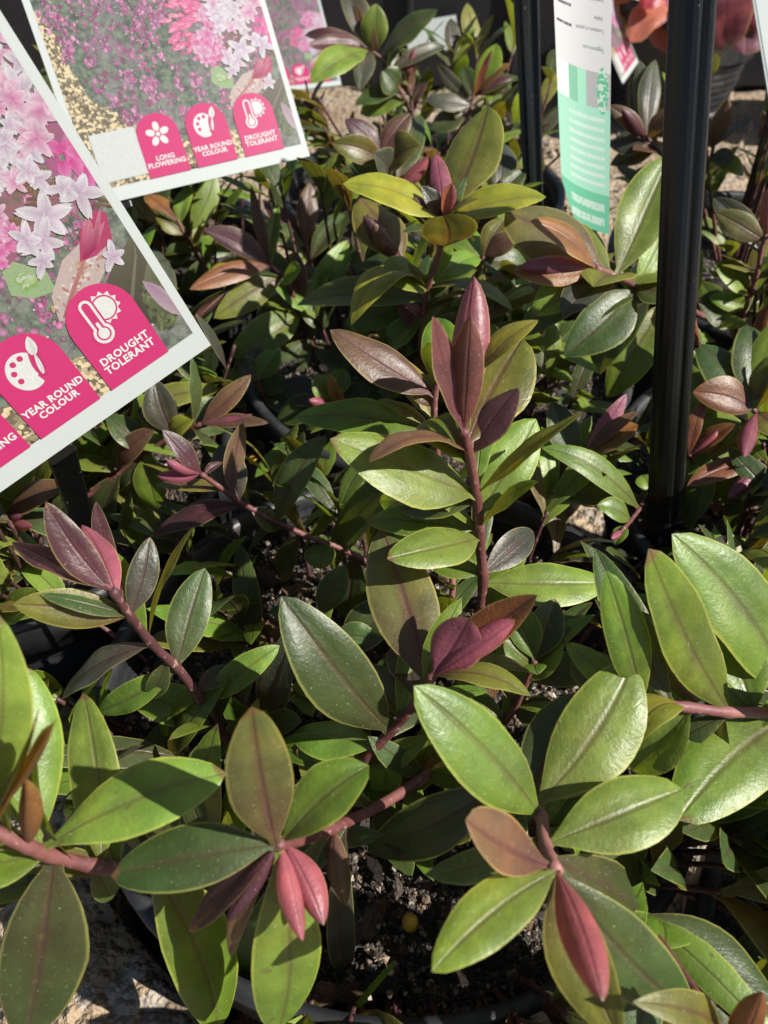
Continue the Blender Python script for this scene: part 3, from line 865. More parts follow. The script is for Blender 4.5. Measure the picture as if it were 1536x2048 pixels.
hero('C', [(720, 850, 41.5), (690, 818, 40.8), (660, 800, 40.2)], '''
664 802 624 752 -0.2 56 0 l
690 818 657 750 -0.5 26 10 n f.2
664 804 620 797 -0.3 22 0 r c2
690 820 764 792 0 50 0 d
668 804 596 858 0.2 60 0 d
662 800 556 838 0.4 60 0 d
700 830 706 910 0.2 60 0 d
662 800 566 766 0.3 60 0 k
690 818 730 760 0.3 50 0 d
664 800 690 740 0.4 50 0 g
''', r=(1.4, 1.1))
hero('C', [(560, 860, 43.5), (530, 800, 43), (515, 760, 42.5)], '''
516 762 470 720 0 46 0 d
516 762 560 700 0 50 0 g
520 775 580 770 0 44 0 d
530 800 460 800 0.2 50 0 d
528 796 600 830 0.2 50 0 d
540 820 500 880 0.2 50 0 d
516 762 510 690 0.2 44 0 k
''', r=(1.4, 1.1))


# ------------------------------------------------------------------ printed pink plant tags
TW, TH = 0.116, 0.168
def loc2(px, py):
    """point on the printed card read off the second tag, in metres from its lower left corner"""
    vx, vy = px-620, py-312; a = -0.975*vx+0.223*vy; b = -0.277*vx-0.96*vy
    return (TW-a*0.000262*(1-0.14*b/358), b*0.000268*(1-0.07*b/358))
def vcol_mat(name, rough=0.42):
    k = NT(name); a = k.new('ShaderNodeAttribute', attribute_name='Col'); n = k.noise(k.obj(), 2200, 2).outputs['Fac']
    k.base(k.mix(k.ramp(n, 0.3, 0.8), a.outputs['Color'], k.mix(1.0, a.outputs['Color'], (0.80, 0.78, 0.80), 'MULTIPLY')), rough, 0.45); return k.m
class Flat:
    """flat coloured print: polygons in the plane of a card"""
    def __init__(s, dim=1.0): s.v = []; s.f = []; s.c = []; s.dim = dim
    def poly(s, pts, z, col):
        b = len(s.v); s.v += [(x, y, z) for x, y in pts]; s.c += [col]*len(pts); s.f.append(tuple(range(b, b+len(pts))))
    def fan(s, ctr, pts, z, c0, c1):
        b = len(s.v); s.v.append((*ctr, z)); s.c.append(c0); s.v += [(x, y, z) for x, y in pts]; s.c += [c1]*len(pts)
        n = len(pts); s.f += [(b, b+1+i, b+1+(i+1) % n) for i in range(n)]
    def ell(s, x, y, a, b, rot, z, c0, c1=None, n=12):
        pts = [(x+a*math.cos(t)*math.cos(rot)-b*math.sin(t)*math.sin(rot), y+a*math.cos(t)*math.sin(rot)+b*math.sin(t)*math.cos(rot)) for t in [2*math.pi*i/n for i in range(n)]]
        s.fan((x, y), pts, z, c0, c1 or c0)
    def petal(s, x, y, L, w, rot, z, cb, ct, n=6):
        b = len(s.v); cr, sr = math.cos(rot), math.sin(rot)
        for i in range(n+1):
            t = i/n; h = w/2*math.sin(math.pi*min(1, 0.06+0.94*t)**0.8)**0.8 if t < 1 else 0.0; c = tuple(cb[q]*(1-t)+ct[q]*t for q in range(3))
            for sg in (-1, -.25, 1): s.v.append((x+L*t*cr-sg*h*sr, y+L*t*sr+sg*h*cr, z)); s.c.append(tuple(q*(1.04 if abs(sg) > .5 else .80) for q in c))
        for i in range(n):
            for j in (0, 1): s.f.append((b+3*i+j, b+3*i+3+j, b+3*i+4+j, b+3*i+1+j))
    def build(s, name, mat):
        me = bpy.data.meshes.new(name); me.from_pydata(s.v, [], s.f)
        at_ = me.color_attributes.new('Col', 'FLOAT_COLOR', 'POINT'); at_.data.foreach_set('color', np.array([(c[0]*s.dim, c[1]*s.dim, c[2]*s.dim, 1) for c in s.c], dtype=np.float32).reshape(-1))
        me.materials.append(mat); me.update(); return me
PRINT = vcol_mat('print_ink')
def card_mat():
    k = NT('white_card'); o = k.obj(); d = k.noise(o, 60, 5, 0.7).outputs['Fac']
    k.base(k.mix(k.math('MULTIPLY', k.ramp(d, 0.60, 0.72), 0.5), (0.315, 0.340, 0.335), (0.21, 0.20, 0.18)), 0.4, 0.45); return k.m
CARD = card_mat()
def foliage_print():
    k = NT('printed_garden'); o = k.obj()
    n = k.noise(o, 260, 5, 0.7).outputs['Fac']; n2 = k.noise(o, 900, 3, 0.7).outputs['Fac']; n3 = k.noise(o, 45, 3).outputs['Fac']
    col = k.mix(k.ramp(n, 0.35, 0.66), (0.034, 0.042, 0.038), (0.10, 0.13, 0.092))  # base greyed and lifted: glare haze on the card put into the colour
    col = k.mix(k.math('MULTIPLY', k.ramp(n2, 0.55, 0.75), 0.6), col, (0.20, 0.25, 0.16))
    col = k.mix(k.math('MULTIPLY', k.ramp(n3, 0.4, 0.7), 0.35), col, (0.21, 0.16, 0.20))
    k.base(col, 0.34, 0.5); return k.m
def gravel_print():
    k = NT('printed_gravel'); o = k.obj(); v = k.voro(o, 750); sp = k.new('ShaderNodeSeparateColor'); k.link(v.outputs['Color'], sp.inputs[0])
    col = k.mix(k.ramp(sp.outputs[0], 0.25, 0.75), (0.09, 0.075, 0.05), (0.38, 0.315, 0.20))
    col = k.mix(k.ramp(v.outputs['Distance'], 0.55, 0.9), col, (0.05, 0.04, 0.03)); k.base(col, 0.36, 0.5); return k.m
GARDEN, GRAVELP = foliage_print(), gravel_print()
PINK = flat_mat('badge_pink', (0.30, 0.017, 0.088), 0.36, 0.5); WHITE = flat_mat('print_white', (0.38, 0.39, 0.38), 0.4)
def text_mesh(txt, size, bold=0.0, spacing=1.0):
    cu = bpy.data.curves.new('lettering', 'FONT'); cu.body = txt; cu.size = size; cu.align_x = 'CENTER'; cu.offset = bold; cu.resolution_u = 2; cu.space_line = 0.9; cu.space_character = spacing
    o = bpy.data.objects.new('lettering', cu); COL.objects.link(o); dg = bpy.context.evaluated_depsgraph_get(); dg.update()
    me = bpy.data.meshes.new_from_object(o.evaluated_get(dg)); COL.objects.unlink(o); bpy.data.objects.remove(o); return me
def rect_box(w, h, t, x0=0, y0=0):
    v = [(x0, y0, -t), (x0+w, y0, -t), (x0+w, y0+h, -t), (x0, y0+h, -t), (x0, y0, 0), (x0+w, y0, 0), (x0+w, y0+h, 0), (x0, y0+h, 0)]
    return v, [(3, 2, 1, 0), (4, 5, 6, 7), (0, 1, 5, 4), (1, 2, 6, 5), (2, 3, 7, 6), (3, 0, 4, 7)]
def tag_meshes():
    rr = random.Random(5); M = {}
    M['card'] = pydata('card', *rect_box(TW, TH, 0.0006), smooth=False); M['card'].materials.append(CARD)
    bd = 0.0036; fl = Flat(); fl.poly([(bd, bd*1.9), (TW-bd*0.8, bd*1.9), (TW-bd*0.8, TH-bd), (bd, TH-bd)], 0.0002, (0, 0, 0)); M['photo'] = fl.build('photo_print', GARDEN)
    # gravel path along the left and bottom of the printed garden
    edge = [(66, 92), (82, 108), (98, 122), (112, 138), (126, 165), (146, 200), (168, 232), (206, 256), (250, 268), (285, 268), (300, 275), (318, 330), (340, 352)]
    pts = [loc2(*q) for q in edge]; pts2 = []
    for i in range(len(pts)-1):
        for q in range(5):
            t = q/5; pts2.append((pts[i][0]*(1-t)+pts[i+1][0]*t+rr.uniform(-1, 1)*0.0011, pts[i][1]*(1-t)+pts[i+1][1]*t+rr.uniform(-1, 1)*0.0011))
    fl = Flat(); fl.poly([(bd, pts2[0][1])]+pts2+[(TW*0.60, bd*1.9), (bd, bd*1.9)], 0.0003, (0, 0, 0))
    for x in (0.0365, 0.0615): fl.poly([(TW-x-0.0035, bd*1.9), (TW-x+0.0035, bd*1.9), (TW-x+0.0025, 0.020), (TW-x-0.002, 0.022)], 0.0003, (0, 0, 0))
    M['gravel'] = fl.build('printed_path', GRAVELP)
    # pink flower heads of the printed bed, greyed by painted glare haze
    fl = Flat(0.66)
    ctr = [(rr.uniform(bd, TW-bd), 0.020+(TH-0.026)*rr.random()**0.8) for _ in range(420)]
    for i in range(4600):
        cx_, cy_ = rr.choice(ctr); x, y = cx_+rr.gauss(0, .0016), cy_+rr.gauss(0, .0020)
        if not (bd+.001 < x < TW-bd-.001 and 0.014 < y < TH-bd-.001): continue
        if x < 0.006+0.042*max(0, 0.075-y)/0.075 and y < 0.082: continue
        s = rr.uniform(0.0004, 0.0012)*(0.75+0.5*(1-y/TH)); br = rr.uniform(0.45, 1.05)
        c1 = rr.choice([(0.34*br, 0.115*br, 0.235*br), (0.40*br, 0.18*br, 0.31*br), (0.25*br, 0.085*br, 0.19*br), (0.38*br, 0.12*br, 0.23*br), (.12*br, .13*br, .10*br)]); c0 = rr.choice([(0.62*br, 0.34*br, 0.52*br), (0.24, 0.04, 0.13), (0.52*br, 0.22*br, 0.40*br)])
        n = rr.choice([5, 6, 7]); pts = [(x+s*rr.uniform(.6, 1.3)*math.cos(6.283*q/n), y+s*rr.uniform(.7, 1.6)*math.sin(6.283*q/n)) for q in range(n)]
        fl.fan((x, y), pts, 0.0004+i*2e-8, c0, c1)
        if rr.random() < .12: fl.ell(x+rr.uniform(-3, 3)*s, y-rr.uniform(1, 3)*s, s*.35, s*.3, 0, 0.00045+i*2e-8, (.5, .5, .45), n=5)
    M['dots'] = fl.build('printed_flower_bed', PRINT)
    # the big flower spray
    fl = Flat(0.50); z = [0.0005]
    def Z(): z[0] += 4e-7; return z[0]
    def P(px, py): return loc2(px, py)
    def px(n): return n*0.000265
    for i in range(150):
        a, r = rr.uniform(0, 6.28), math.sqrt(rr.random()); x, y = 455+95*r*math.cos(a), 40+115*r*math.sin(a)
        fl.ell(*P(x, y), px(rr.uniform(6, 16)), px(rr.uniform(4, 10)), rr.uniform(0, 3), Z(), rr.choice([(.40, .10, .24), (.30, .12, .16), (.22, .14, .09), (.52, .22, .38), (.16, .12, .08), (.45, .30, .36)]), rr.choice([(.34, .10, .22), (.24, .14, .14)]), n=9)
    # backing foliage: dark leaf, pale leaves, green blob, magenta bud
    fl.petal(*P(530, 268), px(118), px(62), 0.86, Z(), (0.05, 0.045, 0.03), (0.13, 0.12, 0.075)); fl.petal(*P(575, 275), px(95), px(40), 1.15, Z(), (0.09, 0.11, 0.05), (0.16, 0.17, 0.10)); fl.petal(*P(530, 268), px(108), px(4), 0.88, Z(), (0.12, 0.11, 0.07), (0.24, 0.22, 0.16))
    for i in range(60): fl.ell(*P(rr.uniform(562, 604), rr.uniform(215, 275)), px(rr.uniform(1.5, 4)), px(rr.uniform(1, 3)), rr.uniform(0, 3), Z(), rr.choice([(.10, .14, .05), (.18, .22, .08), (.05, .06, .03), (.14, .16, .08)]), n=6)
    fl.petal(*P(600, 262), px(60), px(20), 1.9, Z(), (0.45, 0.36, 0.40), (0.40, 0.25, 0.36))
    q = [P(*a) for a in ((425, 160), (440, 152), (470, 172), (472, 195), (445, 196), (424, 186))]; fl.poly(q, Z(), (0.30, 0.42, 0.22))
    for i in range(26): a = rr.uniform(0, 6.28); r = rr.uniform(0, 16); fl.ell(*P(447+r*math.cos(a), 176+r*.8*math.sin(a)), px(rr.uniform(2, 5)), px(rr.uniform(2, 4)), 0, Z(), rr.choice([(.22, .40, .10), (.38, .5, .25), (.5, .55, .42)]), n=7)
    q = [P(*a) for a in ((462, 228), (464, 200), (490, 165), (520, 150), (548, 150), (540, 180), (505, 215), (485, 232))]; fl.poly(q, Z(), (0.52, 0.42, 0.40))
    for i in range(70):
        t = rr.random(); x = 470+62*t+rr.uniform(-12, 12); y = 215-55*t+rr.uniform(-10, 10); fl.ell(*P(x, y), px(rr.uniform(1.5, 5)), px(rr.uniform(1, 3)), rr.uniform(0, 3), Z(), rr.choice([(.62, .54, .52), (.45, .25, .22), (.40, .20, .18), (.66, .6, .56), (.5, .36, .2)]), n=7)
    fl.petal(*P(468, 226), px(92), px(5), 0.62, Z(), (0.42, 0.16, 0.16), (0.5, 0.25, 0.22))
    q = [P(*a) for a in ((508, 172), (520, 140), (545, 122), (556, 128), (552, 158), (528, 170))]; fl.poly(q, Z(), (0.42, 0.045, 0.13))
    for i in range(8): fl.petal(*P(514+i*2, 170-i), px(rr.uniform(25, 45)), px(rr.uniform(6, 12)), rr.uniform(.5, 1.0), Z(), (0.33, 0.015, 0.10), rr.choice([(0.55, 0.10, 0.24), (0.6, .22, .3), (.35, .02, .06)]))
    for x0, y0, x1, y1 in ((470, 70, 545, 120), (440, 118, 480, 95), (480, 80, 560, 118), (430, 60, 480, 85)):
        for i in range(10): t = rr.random(); fl.petal(*P(x0+(x1-x0)*t, y0+(y1-y0)*t+rr.uniform(-5, 5)), px(rr.uniform(14, 34)), px(rr.uniform(3, 6)), -0.4+rr.uniform(-.3, .3), Z(), (0.14, 0.075, 0.04), (0.26, 0.16, 0.08))
    for i in range(14): fl.petal(*P(rr.uniform(530, 556), rr.uniform(50, 78)), px(rr.uniform(12, 26)), px(rr.uniform(8, 14)), rr.uniform(0, 6.28), Z(), (0.62, 0.06, 0.30), (0.72, 0.25, 0.48))
    # closed pink buds, then pink stars, then white stars
    buds = [(rr.uniform(345, 425), rr.uniform(18, 122)) for _ in range(75)]; buds = [b for b in buds if (b[0]-385)**2/45**2+(b[1]-70)**2/55**2 < 1]
    for bx, by in sorted(buds, key=lambda b: b[1]):
        an = math.atan2(-(by-75), (bx-470))+rr.uniform(-.3, .3); c = rr.choice([(0.78, 0.16, 0.34), (0.80, 0.24, 0.42), (0.70, 0.10, 0.26), (0.80, 0.35, 0.5)])
        fl.petal(*P(bx, by), px(rr.uniform(15, 26)), px(rr.uniform(8, 12)), an, Z(), (0.62, 0.10, 0.28), c); fl.petal(*P(bx, by), px(12), px(4), an, Z(), c, (0.85, .50, .62))
    def star(x, y, s, kind, tl=0):
        r0 = rr.uniform(0, 6.28); sq = rr.uniform(.55, 1.0)
        for q in range(5):
            an = r0+q*1.2566+rr.uniform(-.15, .15); L = px(s)*(0.6+0.55*abs(math.cos(an-r0*1.7))*sq)*rr.uniform(.85, 1.15)
            cb, ct = {'w': ((0.62, 0.47, 0.62), (0.80, 0.80, 0.83)), 'p': ((0.66, 0.08, 0.36), (0.80, 0.42, 0.60)), 'm': ((0.68, 0.25, 0.48), (0.82, 0.66, 0.74))}[kind]
            j = rr.uniform(.82, 1.0); fl.petal(*P(x, y), L*1.04, px(s*0.40), an+.12, Z(), tuple(a*.80 for a in cb), tuple(a*.84 for a in ct)); fl.petal(*P(x, y), L, px(s*0.46), an, Z(), tuple(a*j for a in cb), tuple(a*j for a in ct))
        fl.ell(*P(x, y), px(s*.08), px(s*.06), 0, Z(), (.50, .18, .28) if kind != 'w' else (.46, .36, .42), n=7)
    for _ in range(34): star(rr.uniform(396, 452), rr.uniform(92, 152), rr.uniform(9, 18), rr.choice('ppm'))
    for _ in range(18): star(rr.uniform(405, 450), rr.uniform(40, 95), rr.uniform(9, 17), rr.choice('ppm'))
    for _ in range(34): star(rr.uniform(395, 470), rr.uniform(-105, 12), rr.uniform(11, 24), rr.choice('pmp'))
    for _ in range(26): star(rr.uniform(470, 540), rr.uniform(-110, 5), rr.uniform(11, 24), rr.choice('mmw'))
    for _ in range(44): star(rr.uniform(430, 508), rr.uniform(0, 84), rr.uniform(10, 20), rr.choice('wwwm'))
    for _ in range(8): star(rr.uniform(505, 545), rr.uniform(-10, 45), rr.uniform(15, 22), 'm')
    for x, y, s in ((491, 116, 30), (478, 140, 24), (462, 135, 20), (536, 100, 26), (520, 92, 18), (470, 160, 18), (545, 175, 18)): star(x, y, s, 'w')
    fl.v = [(min(max(x, bd), TW-bd*0.8), min(y, TH-bd), zz) for x, y, zz in fl.v]      # the print stops at the white border
    M['spray'] = fl.build('printed_flower_spray', PRINT)
    fl = Flat(); fl.poly([(0.0085, 0.0095), (0.0315, 0.0095), (0.0315, 0.0325), (0.0085, 0.0325)], 0.0011, (0.32, 0.34, 0.335)); M['square'] = fl.build('blank_white_panel', PRINT)
    # arch badges
    aw, ah = 0.0107, 0.0300
    pts = [(-aw, 0), (aw, 0)]+[(aw*math.cos(t), ah-aw+aw*math.sin(t)) for t in np.linspace(0, math.pi, 20)]
    fl = Flat(); fl.poly(pts, 0, (0, 0, 0)); M['badge'] = fl.build('badge', PINK)
    W_, K_ = (0.38, 0.39, 0.38), (0.30, 0.017, 0.088)
    cy = 0.0188
    fl = Flat()
    for q in range(5): a = math.pi/2+q*1.2566; fl.ell(0.0037*math.cos(a), cy+0.0037*math.sin(a), 0.0024, 0.00165, a, 1e-4, W_, n=16)
    fl.ell(0, cy, 0.0017, 0.0017, 0, 1.3e-4, K_, n=14); fl.ell(0, cy, 0.0011, 0.0011, 0, 1.6e-4, W_, n=12); M['icon0'] = fl.build('flower_icon', PRINT)
    fl = Flat(); pal = []
    for i in range(40):
        t = 2*math.pi*i/40; r = 0.0056
        if -0.95 < ((t+math.pi) % (2*math.pi))-math.pi < -0.35: r = 0.0034
        pal.append((-0.0012+r*math.cos(t)*0.95, cy-0.0006+r*math.sin(t)*1.05))
    fl.fan((-0.0015, cy-0.0005), pal, 1e-4, W_, W_)
    for x, y in ((-0.0040, -0.0022), (-0.0042, 0.0006), (-0.0028, 0.0030), (-0.0002, 0.0034)): fl.ell(x, cy+y, 0.0009, 0.0009, 0, 1.4e-4, K_, n=10)
    fl.petal(0.0022, cy-0.0044, 0.0120, 0.0040, 1.33, 1.6e-4, K_, K_); fl.petal(0.0024, cy-0.0038, 0.0066, 0.0014, 1.33, 1.9e-4, W_, W_); fl.petal(0.0037, cy+0.0022, 0.0056, 0.0030, 1.25, 2.0e-4, W_, W_)
    M['icon1'] = fl.build('palette_icon', PRINT)
    fl = Flat(); s0 = (0.0022, cy+0.0022)
    tooth = [(s0[0]+(0.0050 if i % 2 else 0.0039)*math.cos(2*math.pi*i/24), s0[1]+(0.0050 if i % 2 else 0.0039)*math.sin(2*math.pi*i/24)) for i in range(24)]
    fl.fan(s0, tooth, 1e-4, W_, W_); fl.ell(*s0, 0.0038, 0.0038, 0, 1.2e-4, K_, n=24); fl.ell(*s0, 0.0033, 0.0033, 0, 1.4e-4, W_, n=24)
    def bar(x, y0, y1, w, zz, c): fl.poly([(x-w, y0), (x+w, y0)]+[(x+w*math.cos(t), y1+w*math.sin(t)) for t in np.linspace(0, math.pi, 9)], zz, c)
    bx = -0.0022
    bar(bx, cy-0.0032, cy+0.0052, 0.0026, 1.6e-4, K_); fl.ell(bx, cy-0.0040, 0.0036, 0.0036, 0, 1.6e-4+2e-6, K_, n=20)
    bar(bx, cy-0.0032, cy+0.0052, 0.0020, 1.8e-4, W_); fl.ell(bx, cy-0.0040, 0.0031, 0.0031, 0, 1.8e-4+2e-6, W_, n=20)
    bar(bx, cy-0.0032, cy+0.0052, 0.0012, 2.0e-4, K_); fl.ell(bx, cy-0.0040, 0.0022, 0.0022, 0, 2.0e-4+2e-6, K_, n=20)
    bar(bx, cy-0.0032, cy-0.0006, 0.0005, 2.2e-4, W_); fl.ell(bx, cy-0.0040, 0.0017, 0.0017, 0, 2.2e-4+2e-6, W_, n=16)
    M['icon2'] = fl.build('thermometer_and_sun_icon', PRINT)
    for i, t in enumerate(('LONG\nFLOWERING', 'YEAR ROUND\nCOLOUR', 'DROUGHT\nTOLERANT')):
        M['text%d' % i] = text_mesh(t, 0.0033 if i != 1 else 0.0031, 0.00011, 1.06); M['text%d' % i].materials.append(WHITE)
    return M
TM = tag_meshes()
def sweep_bar(name, A, B, prof, face, mat, parent, base, s0=1.0, s1=1.0, n=6):
    """a moulded bar of the given cross-section from A to B, its broad side towards face"""
    A, B = np.array(A), np.array(B); t = (B-A)/np.linalg.norm(B-A); f = np.array(face, float); f = f-t*(f @ t); f /= np.linalg.norm(f); r = np.cross(f, t); v = []; fc = []; m = len(prof)
    for i in range(n+1):
        c = A+(B-A)*i/n; s = s0+(s1-s0)*i/n
        for x, y in prof: v.append(c+(r*x+f*y)*s-base)
    for i in range(n):
        for j in range(m): fc.append((i*m+j, i*m+(j+1) % m, (i+1)*m+(j+1) % m, (i+1)*m+j))
    fc.append(tuple(range(m))[::-1]); fc.append(tuple(n*m+j for j in range(m)))
    me = pydata(name, v, fc, False); o = mesh_obj(name, me, mat, parent)
    bv = o.modifiers.new('bevel', 'BEVEL'); bv.width = 0.0006; bv.segments = 2; bv.limit_method = 'ANGLE'; splat(np.linspace(A, B, 80)); return o
TEE = [(-.0045, -.0008), (-.0045, .0008), (-.001, .0008), (-.001, .003), (.001, .003), (.001, .0008), (.0045, .0008), (.0045, -.0008)]
def card_frame(BR, BL, upx, W, dl=None):
    P = at(*BR); Q = at(*BL) if len(BL) == 3 else at(*BL, dl)
    ex = P-Q; ex /= np.linalg.norm(ex); r = ray(*upx[:2]); d = upx[2] if len(upx) > 2 else ((P-CAM) @ ex)/(r @ ex); ey = CAM+r*d-P; ey = ey-ex*(ey @ ex); ey /= np.linalg.norm(ey)
    return P-ex*W, ex, ey, np.cross(ex, ey)
def frame_empty(name, O, ex, ey, n):
    e = empty(name, (0, 0, 0)); e.matrix_world = Matrix(((ex[0], ey[0], n[0], O[0]), (ex[1], ey[1], n[1], O[1]), (ex[2], ey[2], n[2], O[2]), (0, 0, 0, 1))); return e
def plant_tag(BR, BL, upx, label, foot, sx=0.5):
    O, ex, ey, n = card_frame(BR, BL, upx, TW); print('TAGLIT', float(np.dot(n, SUN_DIR))); root = frame_empty('plant_tag', O, ex, ey, n); tag(root, label, 'plant tag', 'pink printed plant tags')
    mesh_obj('card', TM['card'], None, root); ph = mesh_obj('photo_print', TM['photo'], None, root); ph.scale.z = 0.35; mesh_obj('printed_path', TM['gravel'], None, ph)
    for nm, key in (('printed_flower_bed', 'dots'), ('printed_flower_spray', 'spray')): o = mesh_obj(nm, TM[key], None, ph); o['kind'] = 'stuff'
    sq = mesh_obj('blank_white_panel', TM['square'], None, root); sq.scale.z = 0.32
    for i, x in enumerate((0.0740, 0.0488, 0.0232)):
        b = mesh_obj('badge', TM['badge'], None, root, (TW-x, 0.0066, 0.00040)); b.scale.z = 0.3
        ic = mesh_obj(('flower_icon', 'palette_icon', 'thermometer_and_sun_icon')[i], TM['icon%d' % i], None, b, (0, 0.0012, 0))
        tx = mesh_obj('lettering', TM['text%d' % i], None, b, (0, 0.0077, 0.00025)); tx['label'] = ('white lettering LONG FLOWERING', 'white lettering YEAR ROUND COLOUR', 'white lettering DROUGHT TOLERANT')[i]
    inv = np.linalg.inv(np.stack([ex, ey, n], 1))
    A = np.array([TW*sx, TH*0.55, -0.0022]); B = inv @ (np.array(foot)-O)
    mid = np.array([A[0], -0.004, -0.0022])
    sweep_bar('stake', A, mid, TEE, (0, 0, -1), STAKE, root, np.zeros(3)); sweep_bar('stake', mid+np.array([0, .002, 0]), B, TEE, (0, 0, -1), STAKE, root, np.zeros(3))
    g = np.linspace(0, 1, 60); gx, gy = np.meshgrid(g*TW, g*TH); splat(O+gx[..., None]*ex+gy[..., None]*ey)
    return root
plant_tag((422, 690, .250), (0, 985, .235), (0, 20), 'large pink printed tag in front at the left edge, DROUGHT TOLERANT badge uppermost', (-0.135, 0.235, 0.13))
plant_tag((620, 312, .415), (195, 412, .390), (530, 0), 'upright pink printed tag behind the nearest one, showing all three badges', (-0.17, 0.47, 0.13), 0.12)
plant_tag((683, 170, 1.00), (560, 183, .985), (655, 60), 'small distant pink printed tag half hidden behind dark leaves, top middle', (-0.12, 1.12, -0.01))
plant_tag((1277, 124, 1.04), (1243, 172, .955), (1225, 0), 'small steeply turned pink printed tag behind the green tag', (0.36, 1.20, 0.0))

# ------------------------------------------------------------------ green strap tag hanging upside down
def green_tag():
    W, H = 0.0345, 0.150
    O, ex, ey, n = card_frame((1217, 470, .400), (1132, 425, .4185), (1222, 0), W); root = frame_empty('strap_tag', O, ex, ey, n)
    tag(root, 'upright white and green strap tag with upside-down text, between the two black stakes', 'plant tag')
    k = NT('translucent_card'); a = k.new('ShaderNodeAttribute', attribute_name='Col'); sx = k.new('ShaderNodeSeparateXYZ'); k.link(k.obj(), sx.inputs[0]); X_, Y_ = sx.outputs[0], sx.outputs[1]
    mp = k.new('ShaderNodeMapping'); mp.inputs['Scale'].default_value = (900, 220, 1); k.link(k.obj(), mp.inputs[0]); wd = k.noise(mp.outputs[0], 1.0, 2).outputs['Fac']
    def rows(lo, hi, pitch, fill):
        f = k.math('FRACT', k.math('DIVIDE', k.math('SUBTRACT', Y_, lo), pitch)); return k.math('MULTIPLY', k.math('LESS_THAN', f, fill), k.math('MULTIPLY', k.math('GREATER_THAN', Y_, lo), k.math('LESS_THAN', Y_, hi)))
    inx = k.math('MULTIPLY', k.math('GREATER_THAN', X_, W*.28), k.math('LESS_THAN', X_, W*.92))
    msk = k.math('MULTIPLY', k.math('ADD', rows(.0262, .062, .0047, .42), rows(.0040, .0198, .0082, .55)), k.math('MULTIPLY', inx, k.ramp(wd, .36, .44)))
    gcol = k.mix(k.math('MULTIPLY', msk, .7), a.outputs['Color'], (.60, .68, .63))
    el = k.math('ADD', k.math('POWER', k.math('DIVIDE', k.math('SUBTRACT', X_, W*.885), W*.085), 2.0), k.math('POWER', k.math('DIVIDE', k.math('SUBTRACT', Y_, .0735), .0105), 2.0))
    gcol = k.mix(k.math('LESS_THAN', el, 1.0), gcol, k.mix(k.ramp(k.noise(k.obj(), 500, 1).outputs['Fac'], .5, .58), (.12, .42, .26), (.5, .62, .55))); k.base(gcol, 0.4, 0.4)
    tr = k.new('ShaderNodeBsdfTranslucent'); k.link(gcol, tr.inputs[0]); ms = k.new('ShaderNodeMixShader'); ms.inputs[0].default_value = 0.6
    k.link(k.bsdf.outputs[0], ms.inputs[1]); k.link(tr.outputs[0], ms.inputs[2]); k.link(ms.outputs[0], k.out.inputs[0])
    def sheet(name, rows, cols, mat, z, par):
        v = []; f = []; c = []; nx = 8
        for (y, x0, x1), col in zip(rows, cols):
            for i in range(nx+1):
                x = x0+(x1-x0)*i/nx; v.append((x, y, z+0.0035*math.sin(x/W*2.6+.3)-0.0012)); c.append(col)
        for j in range(len(rows)-1):
            for i in range(nx): f.append((j*(nx+1)+i, j*(nx+1)+i+1, (j+1)*(nx+1)+i+1, (j+1)*(nx+1)+i))
        me = bpy.data.meshes.new(name); me.from_pydata(v, [], f); at_ = me.color_attributes.new('Col', 'FLOAT_COLOR', 'POINT'); at_.data.foreach_set('color', np.array([(*q, 1) for q in c], dtype=np.float32).reshape(-1)); me.materials.append(mat)
        me.polygons.foreach_set('use_smooth', [True]*len(f)); return mesh_obj(name, me, None, par)
    Wt, G1, G2 = (0.58, 0.58, 0.59), (0.33, 0.60, 0.47), (0.15, 0.46, 0.30)
    def lx(y): return W*max(0.0, 0.34*(1-y/0.020)) if y < 0.020 else 0.0
    ys = lambda a, b, m=6: [(y, lx(y), W) for y in np.linspace(a, b, m)]
    def zz(x): return 0.0035*math.sin(x/W*2.6+.3)-0.0012
    sheet('lower_panel', ys(0, .022), [G2]*6, k.m, 0, root); sheet('middle_panel', ys(.022, .0655), [G1]*6, k.m, 0, root)
    bandp = [(0, .13, (.42, .42, .42)), (.13, .37, (.38, .38, .39)), (.37, .52, (.33, .62, .46)), (.52, .70, (.22, .46, .33)), (.70, 1.0, (.62, .66, .66))]
    for a0, a1, c in bandp: sheet('band', [(y, W*(1-a1), W*(1-a0)) for y in np.linspace(.0655, .0815, 3)], [c]*3, k.m, 0, root)
    sheet('upper_panel', ys(.0815, H), [Wt]*6, k.m, 0, root)
    fl = Flat(); rr = random.Random(2)
    for i, y0 in enumerate((.098, .106, .114, .124)):
        x = W*.40
        while x > W*.12: w = rr.uniform(.0006, .002); fl.poly([(x-w, y0), (x, y0), (x, y0+.0012), (x-w, y0+.0012)], zz(x)+.0003, (.30, .30, .33)); x -= w+.0004
    o = mesh_obj('blurred_small_print', fl.build('blurred_small_print', k.m), None, root); o['kind'] = 'stuff'
    ink = flat_mat('small_print_grey', (0.10, 0.10, 0.11)); gink = flat_mat('small_print_green', (0.10, 0.52, 0.27))
    for t, y, m, s in (('Suggested uses', .0925, gink, .0026), ('Containers or potted', .1000, ink, .0024), ('display', .1050, ink, .0024), ('Low hedge', .1120, ink, .0024)):
        me = text_mesh(t, s); me.materials.append(m); x = max(p.co.x for p in me.vertices); o = mesh_obj('lettering', me, None, root, (W*.93-x*.72, y, zz(W*.75)+.0007)); o.rotation_euler = (0, -.12, math.pi); o.scale = (.72, 1, 1)
    sweep_bar('stake', (W*.62, .003, -.0022), (W*.62, -.072, -.0016), [(a*.5, b*.5) for a, b in TEE], (0, 0, -1), STAKE, root, np.zeros(3))
